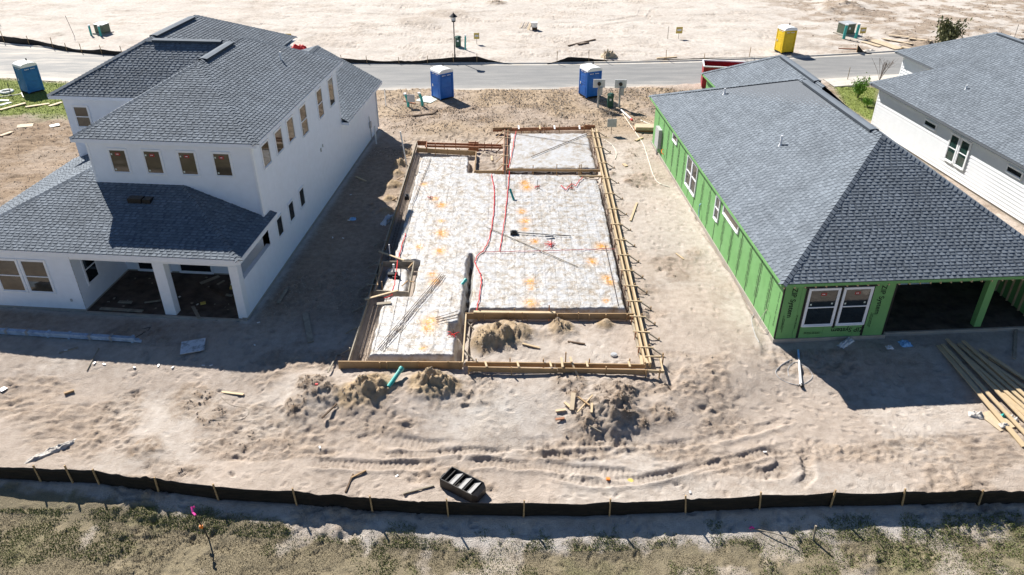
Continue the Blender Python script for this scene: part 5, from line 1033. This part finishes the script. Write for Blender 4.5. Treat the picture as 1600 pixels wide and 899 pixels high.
# right strip
plank((995,318),(985,346),'pale board on the sand right of the forms', .1, .04, M_WOODP); plank((993,221),(1004,216),'short pale block across the white hose', .16, .06, M_WOODP); plank((974,257),(979,261),'small pale offcut beside the right form', .2, .04, M_WOODP); plank((1056,397),(1068,406),'short pale stick on the sand by the green house', .07, .03, M_WOODP)
t = thing('plywood_stack', 'small stack of pale plywood pieces behind the green house corner', 'plywood', GP(1009,203), R(-3))
for k in range(6): MB().box(-.8+.02*k,.55+random.uniform(0,.05),-.45,.3,.055*k,.055*k+.05).build('sheet', M_PLY if k > 1 else M_WOODR, t)
def hose(pts, label, r=.03, m=M_HOSE, name='white_hose', cat='hose'):
    import itertools
    P3 = []
    for i in range(len(pts)-1):
        p0, p1, p2, p3 = pts[max(i-1,0)], pts[i], pts[i+1], pts[min(i+2,len(pts)-1)]
        for k in range(6):
            t = k/6; f = lambda j: .5*((2*p1[j])+(-p0[j]+p2[j])*t+(2*p0[j]-5*p1[j]+4*p2[j]-p3[j])*t*t+(-p0[j]+3*p1[j]-3*p2[j]+p3[j])*t**3); P3.append(Vector(GP(f(0), f(1), r*.8)))
    P3.append(Vector(GP(*pts[-1], r*.8))); c = P3[0].copy(); return tag(MB().tube([p-c for p in P3], r, 6).build(name, m, loc=c), label, cat)
hose([(970,172),(978,186),(992,206),(1005,226),(1013,250),(1021,275),(1030,287),(1046,293)], 'long white hose curving over the sand to the green house', .025); hose([(944,219),(955,226),(962,236),(963,243),(961,249)], 'short white hose curl beside the right form', .025); hose([(1001,189),(1012,194),(1022,198)], 'white pipe leading to the green house corner', .05)
t = thing('white_pipe', 'white pipe with a red end lying near the meter posts', 'pipe', GP(986,188)); MB().cyl((-.5,2.0,.1),(0,.1,.06),.06,n=8).build('tube', M_PVC, t); MB().cyl((0,.1,.06),(.05,-.15,.06),.075,n=8).build('end_cap', M_REDC, t)
x_, y_, z_ = GP(1251,603); t = thing('white_pipe', 'white pipe with a blue end and dark cap beside the green house corner', 'pipe', (x_, y_, z_)); q_ = GP(1247,548); d_ = Vector((q_[0]-x_, q_[1]-y_, q_[2]-z_))
MB().cyl((0,0,.06),d_*.75+Vector((0,0,.06)),.055,.04,n=10).build('tube', M_PVC, t); MB().cyl(d_*.75+Vector((0,0,.06)),d_+Vector((0,0,.06)),.04,n=10).build('sleeve', M_BAG, t); MB().cyl((0,-.12,.06),(0,0,.06),.065,n=10).build('cap', M_BLACKP, t)
hose([(1240,560),(1222,570),(1212,583),(1225,596),(1250,602),(1268,592),(1266,580),(1245,566),(1232,575),(1232,588)], 'grey cable looped on the sand around the white pipe', .012, M_GREYM, 'looped_cable', 'cable'); hose([(1192,477),(1176,495),(1175,505),(1180,524),(1186,535)], 'grey cable lying along the green house foundation', .014, M_GREYM, 'loose_cable', 'cable')
hose([(345,620),(360,633),(388,640),(380,655),(350,658),(322,656)], 'thin dark wire loop on the sunlit sand', .008, M_WOODG, 'loose_wire', 'wire'); hose([(190,525),(200,533),(225,520),(235,512),(222,515)], 'black cable loop behind the wrapped trim bundle', .012, M_BLACKP, 'loose_cable', 'cable')
plank((636,183),(676,179),'dark bent timber on the soil in front of the blue toilet', .16, .08, M_WOODD, name='dark_timber', cat='timber'); plank((676,179),(683,173),'dark timber end near the blue toilet', .16, .08, M_WOODD, name='dark_timber', cat='timber'); plank((661,160),(676,152),'pale teal sheet on the soil beside the toilet', 1.3, .03, mat('pale_sheet',(.6,.68,.63),.6), name='foam_sheet', cat='sheet'); plank((631,160),(649,163),'reddish board by the curved teal stubs', .1, .05, M_WOODR)
plank((768,245),(769,252),'small pale offcut inside the rear form recess', .1, .04, M_WOODP)
# left rear lot
for a, b_, lb, m_ in (((0,172.5),(40,162),'long white board on the grass edge left of the house', M_WOODP), ((40,168),(77,162),'white board lying beyond the house near the toilet', M_WOODP), ((77,167),(97,161),'white board end at the house wall', M_WOODP), ((0,165),(17,161),'short white board near the white ring', M_PVC), ((0,158),(14,158),'thin white board beside the ring on grass', M_PVC), ((0,214),(19,207),'wide pale board in the muddy tracks', M_PLY)): plank(a, b_, lb, .28, .06, m_)
plank((27,198),(52,196),'tan sheet lying in the muddy tracks', .7, .02, M_PLY, name='plywood_sheet', cat='sheet'); plank((78,198),(93,195),'small white sheet in the muddy tracks', .5, .02, M_PVC, name='board_sheet', cat='sheet')
x_, y_, z_ = GP(11,146); tag(MB().tube([(.42*math.cos(a),.42*math.sin(a),.1) for a in np.linspace(0,6.283,17)], .1, 8).build('white_ring', M_PVC, loc=(x_, y_, z_)), 'white ring lying on the grass by the toilet', 'ring'); pole(18,150,.9,'thin dark stake beside the white ring', M_STEELB, .025)
hose([(0,152),(20,150),(33,147),(36,141),(34,146),(37,153)], 'white hose on the grass beside the toilet', .04)
# far lot
plank((888,73),(930,63),'long dark timber in the far sand', .14, .1, M_WOODD, name='dark_timber', cat='timber'); plank((903,71),(920,68),'short dark timber beside the long one', .14, .1, M_WOODD, name='dark_timber', cat='timber'); plank((1026,92),(1057,90),'pale board beside the far silt fence', .18, .06, M_WOODP); plank((1310,76.5),(1340,77.5),'dark board beside the torn fence flap', .12, .05, M_WOODR)
for k, (a, b_, w_) in enumerate((((1347,66),(1375,74),.5),((1362,64),(1405,78),1.0),((1378,62),(1425,71),.35),((1388,56),(1420,61),.35),((1420,62),(1454,68.5),.4),((1408,76),(1422,79),.5))): plank(a, b_, 'sheet or strip of pale plywood strewn near the far kerb', w_, .04, M_PLY, 'plywood strewn near the kerb', dz=.05+.02*k, name='plywood_strip', cat='plywood')
x_, y_, z_ = GP(833,47); t = thing('white_bucket', 'white bucket and pale board in the open far sand', 'bucket', (x_, y_, z_)); MB().cyl((.1,0,.3),(.1,0,.75),.3,.36,n=14).build('bucket', M_PVC, t); MB().box(-.1,.4,-.2,.3,0,.3).build('crate', M_WOODD, t); MB().beam((-.5,0,.0),(-.25,.1,.6),.5,.04).build('leaning_board', M_PLY, t)
for k in range(5): plank((812+k*3,45),(816+k*3.4,39),'small dark stick of the brush beside the white bucket', .04, .04, M_WOODD if k % 2 else M_WOODP, 'brush sticks by the white bucket', tilt=.2)
bumpy_sheet('tan_sack', 'torn tan sack against the far silt fence', 'sack', 952, 90, 1.3, .8, .7, M_PLY, R(20)); bumpy_sheet('red_tarp', 'red bundle beyond the roof of the white house', 'tarp', 466, 77, 1.4, .7, .5, M_REDC, R(-5)); bumpy_sheet('pale_wrap', 'pale crumpled plastic beside the torn fence flap', 'plastic', 1358, 81, 1.2, .5, .25, M_TARP)
# porch debris
LHm = LH.matrix_basis
def inporch(name, label, u, v, w_, l_, h_, rz, m, cat, z=.06):
    o = MB().box(-w_/2,w_/2,-l_/2,l_/2,0,h_).build(name, m); p = LHm @ Vector((u, v, z)); o.location = p; o.rotation_euler = (0,0,rz+LH.rotation_euler[2]); tag(o, label, cat)
for nm, lb, u, v, w_, l_, rz, m in (('loose_board','grey board near the porch edge of the white house',-5.6,.15,1.9,.16,R(-1),M_WOODG), ('loose_board','short grey board behind the porch edge board',-5.75,.75,.6,.16,R(2),M_WOODG), ('loose_board','narrow board at an angle on the dark porch floor',-4.6,.9,.65,.08,R(20),M_WOODG), ('loose_board','leaning board between porch columns',-2.35,.25,.14,1.1,R(38),M_WOODG), ('loose_board','long thin board deep in the porch',-2.2,1.9,1.3,.06,R(-32),M_WOODD), ('loose_board','wide grey board against the porch back',-2.9,2.9,.2,.9,R(-40),M_WOODG), ('loose_board','small offcut at the porch back',-2.3,2.7,.1,.4,R(-25),M_WOODG), ('loose_board','grey offcut near the right porch wall',-1.5,1.7,.3,.14,R(-10),M_WOODG)):
    inporch(nm, lb, u, v, w_, l_, .04, rz, m, 'board')
inporch('yellow_tray', 'small yellow brown tray on the porch floor', -1.5, 2.35, .4, .26, .08, R(10), M_SIGNY, 'tray'); inporch('yellow_pouch', 'small yellow pouch on the porch floor', -2.35, .95, .22, .16, .06, R(30), M_SIGNY, 'pouch')
for k in range(26): inporch('paper_scrap', 'small pale scrap littering the dark porch floor', random.uniform(-6.6,-.6), random.uniform(.3,3.2), random.uniform(.04,.13), random.uniform(.03,.09), .02, random.uniform(0,3), random.choice((M_PVC, M_WOODG, M_WOODG)), 'scrap'); 
for o in [o for o in bpy.data.objects if o.name.startswith('paper_scrap')]: o['group'] = 'scraps on the porch floor'
# little white and wooden scraps on the ground
for k, (px_, py_) in enumerate(((103,548),(148,568),(163,570),(330,572),(398,540),(404,505),(248,572),(545,345),(548,305),(536,373),(575,445),(520,372),(318,572),(270,575),(210,575),(620,745),(500,700),(1195,707),(1078,770))):
    o = MB().beam((-.06,0,0),(.06,.01,.01),.06,.02).build('litter_scrap', M_PVC if k % 2 else M_POLY, loc=GP(px_, py_, .02)); o.rotation_euler = (0,0,k*1.3); tag(o, 'tiny white scrap of litter on the sand', 'litter', 'white litter scraps')
bumpy_sheet('blue_plastic_litter', 'blue white plastic litter between the white house and the forms', 'litter', 551, 343, .35, .3, .12, M_BAG); bumpy_sheet('plastic_sheet', 'loose blue grey plastic sheet outside the left form', 'plastic', 605, 345, .35, 1.2, .3, M_POLY, R(-15)); 
tag(MB().box(-.06,.06,-.05,.05,0,.07).build('orange_cup', M_ORANGE, loc=GP(950,750)), 'small orange cup in the tyre tracks', 'cup'); tag(MB().cyl((0,0,0),(0,0,.05),.1,n=10).build('yellow_disc', M_SIGNY, loc=GP(985,752)), 'round pale yellow lid in the tyre tracks', 'lid'); tag(MB().box(-.05,.05,-.03,.03,0,.06).build('red_can', M_REDC, loc=GP(496,609,.12)), 'small red can on the disturbed sand', 'can')

# ------------------------------------------------------------------ plants
def shrub(px_, py_, label, h, r, n, lm, name='shrub', leaf=.09, spiky=0):
    t = thing(name, label, 'shrub', GP(px_, py_)); st = MB(); lf = MB(); tips = []
    for k in range(int(9+n/200)):
        a = random.uniform(0,6.28); e = random.uniform(.25,1); q = Vector((math.cos(a)*r*e*.8, math.sin(a)*r*e*.8, h*random.uniform(.55,1))); m_ = q*.5+Vector((random.uniform(-.1,.1),random.uniform(-.1,.1),.1)); st.tube([(0,0,-.05), m_, q], .018, 4); tips += [m_, q, (m_+q)/2]
    for k in range(n):
        c = random.choice(tips)+Vector((random.gauss(0,r*.2), random.gauss(0,r*.2), random.gauss(0,h*.12))); c.z = max(.04, c.z)
        d = Vector((random.gauss(0,1), random.gauss(0,1), random.gauss(0,1)+spiky)).normalized(); s_ = d.cross(Vector((random.random(), random.random(), random.random()))).normalized(); l = leaf*random.uniform(.6,1.4); tn = min(1, max(0, .25+.6*random.random()))
        lf.add([c-d*l, c+s_*l*.4, c+d*l, c-s_*l*.4], [(0,1,2,3)], tn)
    st.build('branches', M_TWIG, t)
    if n: lf.build('foliage', lm, t)
    return t
shrub(1340, 153, 'round bright green shrub on the lawn between the houses', 1.5, .75, 900, M_LEAF); shrub(1355, 167, 'small low green shrub behind the round one', .6, .5, 350, M_LEAF); shrub(1474, 77, 'spiky olive shrub beside the road near the strewn plywood', 2.3, 1.2, 1300, M_OLIVE, leaf=.16, spiky=.8)
def bare(px_, py_, label, h, r):
    t = thing('bare_shrub', label, 'shrub', GP(px_, py_)); b = MB()
    for k in range(13):
        a = random.uniform(0,6.28); e = random.uniform(.3,1); q = Vector((math.cos(a)*r*e, math.sin(a)*r*e, h*random.uniform(.7,1))); m_ = q*.45+Vector((0,0,.12)); b.tube([(0,0,0), m_, q], .012, 4)
        for j in range(3): b.tube([m_+(q-m_)*random.uniform(.1,.8), q+Vector((random.gauss(0,.25),random.gauss(0,.25),random.gauss(0,.2)))], .008, 3)
    b.build('branches', M_TWIG, t)
bare(1374, 126, 'bare leafless shrub at the sidewalk beside the sided house', 1.7, .8); bare(1170, 118, 'bare leafless shrub at the near road edge behind the green house', 1.3, .8); 
t = thing('brush_heap', 'small heap of grey twigs at the green utility pedestal', 'brush', GP(950,178)); b = MB()
for k in range(60): p = Vector((random.gauss(0,.35), random.gauss(0,.25), random.uniform(.02,.35))); d = Vector((random.gauss(0,.3), random.gauss(0,.3), random.gauss(0,.15))); b.tube([p, p+d], .012, 4)
b.build('twigs', mat('grey_twig', (.2,.18,.16), .9), t)

# ------------------------------------------------------------------ grass blades and soil clods (nobody could count them)
def blades(name, X, Y, h, w_, m, tone, label, cat='grass'):
    n = len(X); Z = terrain(X, Y); a = rng.uniform(0, 6.28, n); hh = h*rng.uniform(.5, 1.4, n); lean = rng.uniform(.3, 1.6, n)*hh; b = rng.uniform(0, 6.28, n)
    dx, dy = np.cos(a)*w_, np.sin(a)*w_; V = np.empty((n, 3, 3)); V[:,0] = np.stack([X-dx, Y-dy, Z-.01], 1); V[:,1] = np.stack([X+dx, Y+dy, Z-.01], 1); V[:,2] = np.stack([X+np.cos(b)*lean, Y+np.sin(b)*lean, Z+hh], 1)
    o = np_mesh(name, V.reshape(-1,3), np.arange(n*3).reshape(n,3), m, False); at = o.data.attributes.new('tone', 'FLOAT', 'FACE'); at.data.foreach_set('value', np.clip(tone, 0, 1).astype(np.float32)); o['kind'] = 'stuff'; return tag(o, label, cat)
n = 300000; X = rng.uniform(-16.5, 16.5, n); Y = rng.uniform(13.4, 17.2, n); _, S_, G_, W_ = terrain(X, Y, True)
fs = fence_y(X)-Y; weed = sst(.47, .6, fbm(X, Y, .9, 4, 97))*sst(.2, .45, fs)*(1-sst(1.2, 1.7, fs))*sst(-6, -2, X); den = np.maximum(G_*sst(.30, .52, fbm(X, Y, .45, 3, 91)*.6+fbm(X, Y, 1.5, 3, 71)*.4), weed*.9); k = (rng.random(n) < den) & (fence_y(X)-Y > .25); X, Y = X[k], Y[k]
greenish = sst(.5, .62, fbm(X, Y, 1.6, 3, 95)-.08*(1-sst(-2, 5, X))+.16*sst(4, 9, X)+.08*np.exp(-((fence_y(X)-Y-1.5)/.5)**2)); g_ = rng.random(len(X)) < np.maximum(greenish*.7, .9*(fence_y(X)-Y < 1.1))
blades('dry_grass', X[~g_], Y[~g_], .02, .011, M_GRASS, rng.normal(.5, .25, (~g_).sum())+.5*(fbm(X[~g_], Y[~g_], .6, 3, 96)-.5), 'short dry tan grass south of the silt fence'); blades('green_weeds', X[g_], Y[g_], .035, .015, M_GRASSG, rng.normal(.45, .25, g_.sum()), 'patchy green weeds in the strip south of the silt fence')
n = 60000; X = np.concatenate([rng.uniform(-48, -27, n), rng.uniform(20, 32, n)]); Y = np.concatenate([rng.uniform(52, 64, n), rng.uniform(46, 64, n)]); _, S_, G_, W_ = terrain(X, Y, True); k = (rng.random(len(X)) < G_*.55); X, Y = X[k], Y[k]
blades('lawn_grass', X, Y, .05, .03, M_LAWN, rng.normal(.6, .25, len(X)), 'lawn grass patches along the near side of the road')
def clods(n_try, x0, x1, y0, y1, thr, rmin, rmax):
    X = rng.uniform(x0, x1, n_try); Y = rng.uniform(y0, y1, n_try); z, S_, G_, W_ = terrain(X, Y, True); k = (rng.random(n_try) < sst(thr, .9, S_)) & (road_in(X, Y) < -.3); return X[k], Y[k], z[k], rng.uniform(rmin, rmax, k.sum())**1.0
parts = [clods(80000,-12,12,17,31,.42,.01,.045), clods(30000,-10,16,45,60,.3,.015,.06), clods(7000,-40,-16,30,52,.5,.015,.05), clods(14000,-40,55,67,100,.35,.03,.09)]
X = np.concatenate([p[0] for p in parts]); Y = np.concatenate([p[1] for p in parts]); Z = np.concatenate([p[2] for p in parts]); Rr = np.concatenate([p[3] for p in parts]); n = len(X)
oc = np.array([(1,0,0),(-1,0,0),(0,1,0),(0,-1,0),(0,0,.8),(0,0,-.6)]); of = np.array([(0,2,4),(2,1,4),(1,3,4),(3,0,4),(2,0,5),(1,2,5),(3,1,5),(0,3,5)])
V = oc[None]*rng.uniform(.55, 1.3, (n,6,1))*Rr[:,None,None]; th = rng.uniform(0, 6.28, n); c_, s_ = np.cos(th)[:,None], np.sin(th)[:,None]
Vx = V[:,:,0]*c_-V[:,:,1]*s_+X[:,None]; Vy = V[:,:,0]*s_+V[:,:,1]*c_+Y[:,None]; Vz = V[:,:,2]+Z[:,None]+Rr[:,None]*.3
F = (of[None]+np.arange(n)[:,None,None]*6).reshape(-1,3); o = np_mesh('soil_clods', np.stack([Vx,Vy,Vz],2).reshape(-1,3), F, M_CLOD, False)
at = o.data.attributes.new('tone', 'FLOAT', 'FACE'); at.data.foreach_set('value', np.repeat(np.clip(rng.normal(.45,.25,n),0,1), 8).astype(np.float32)); o['kind'] = 'stuff'; tag(o, 'loose lumps of brown soil scattered over the disturbed ground', 'soil')
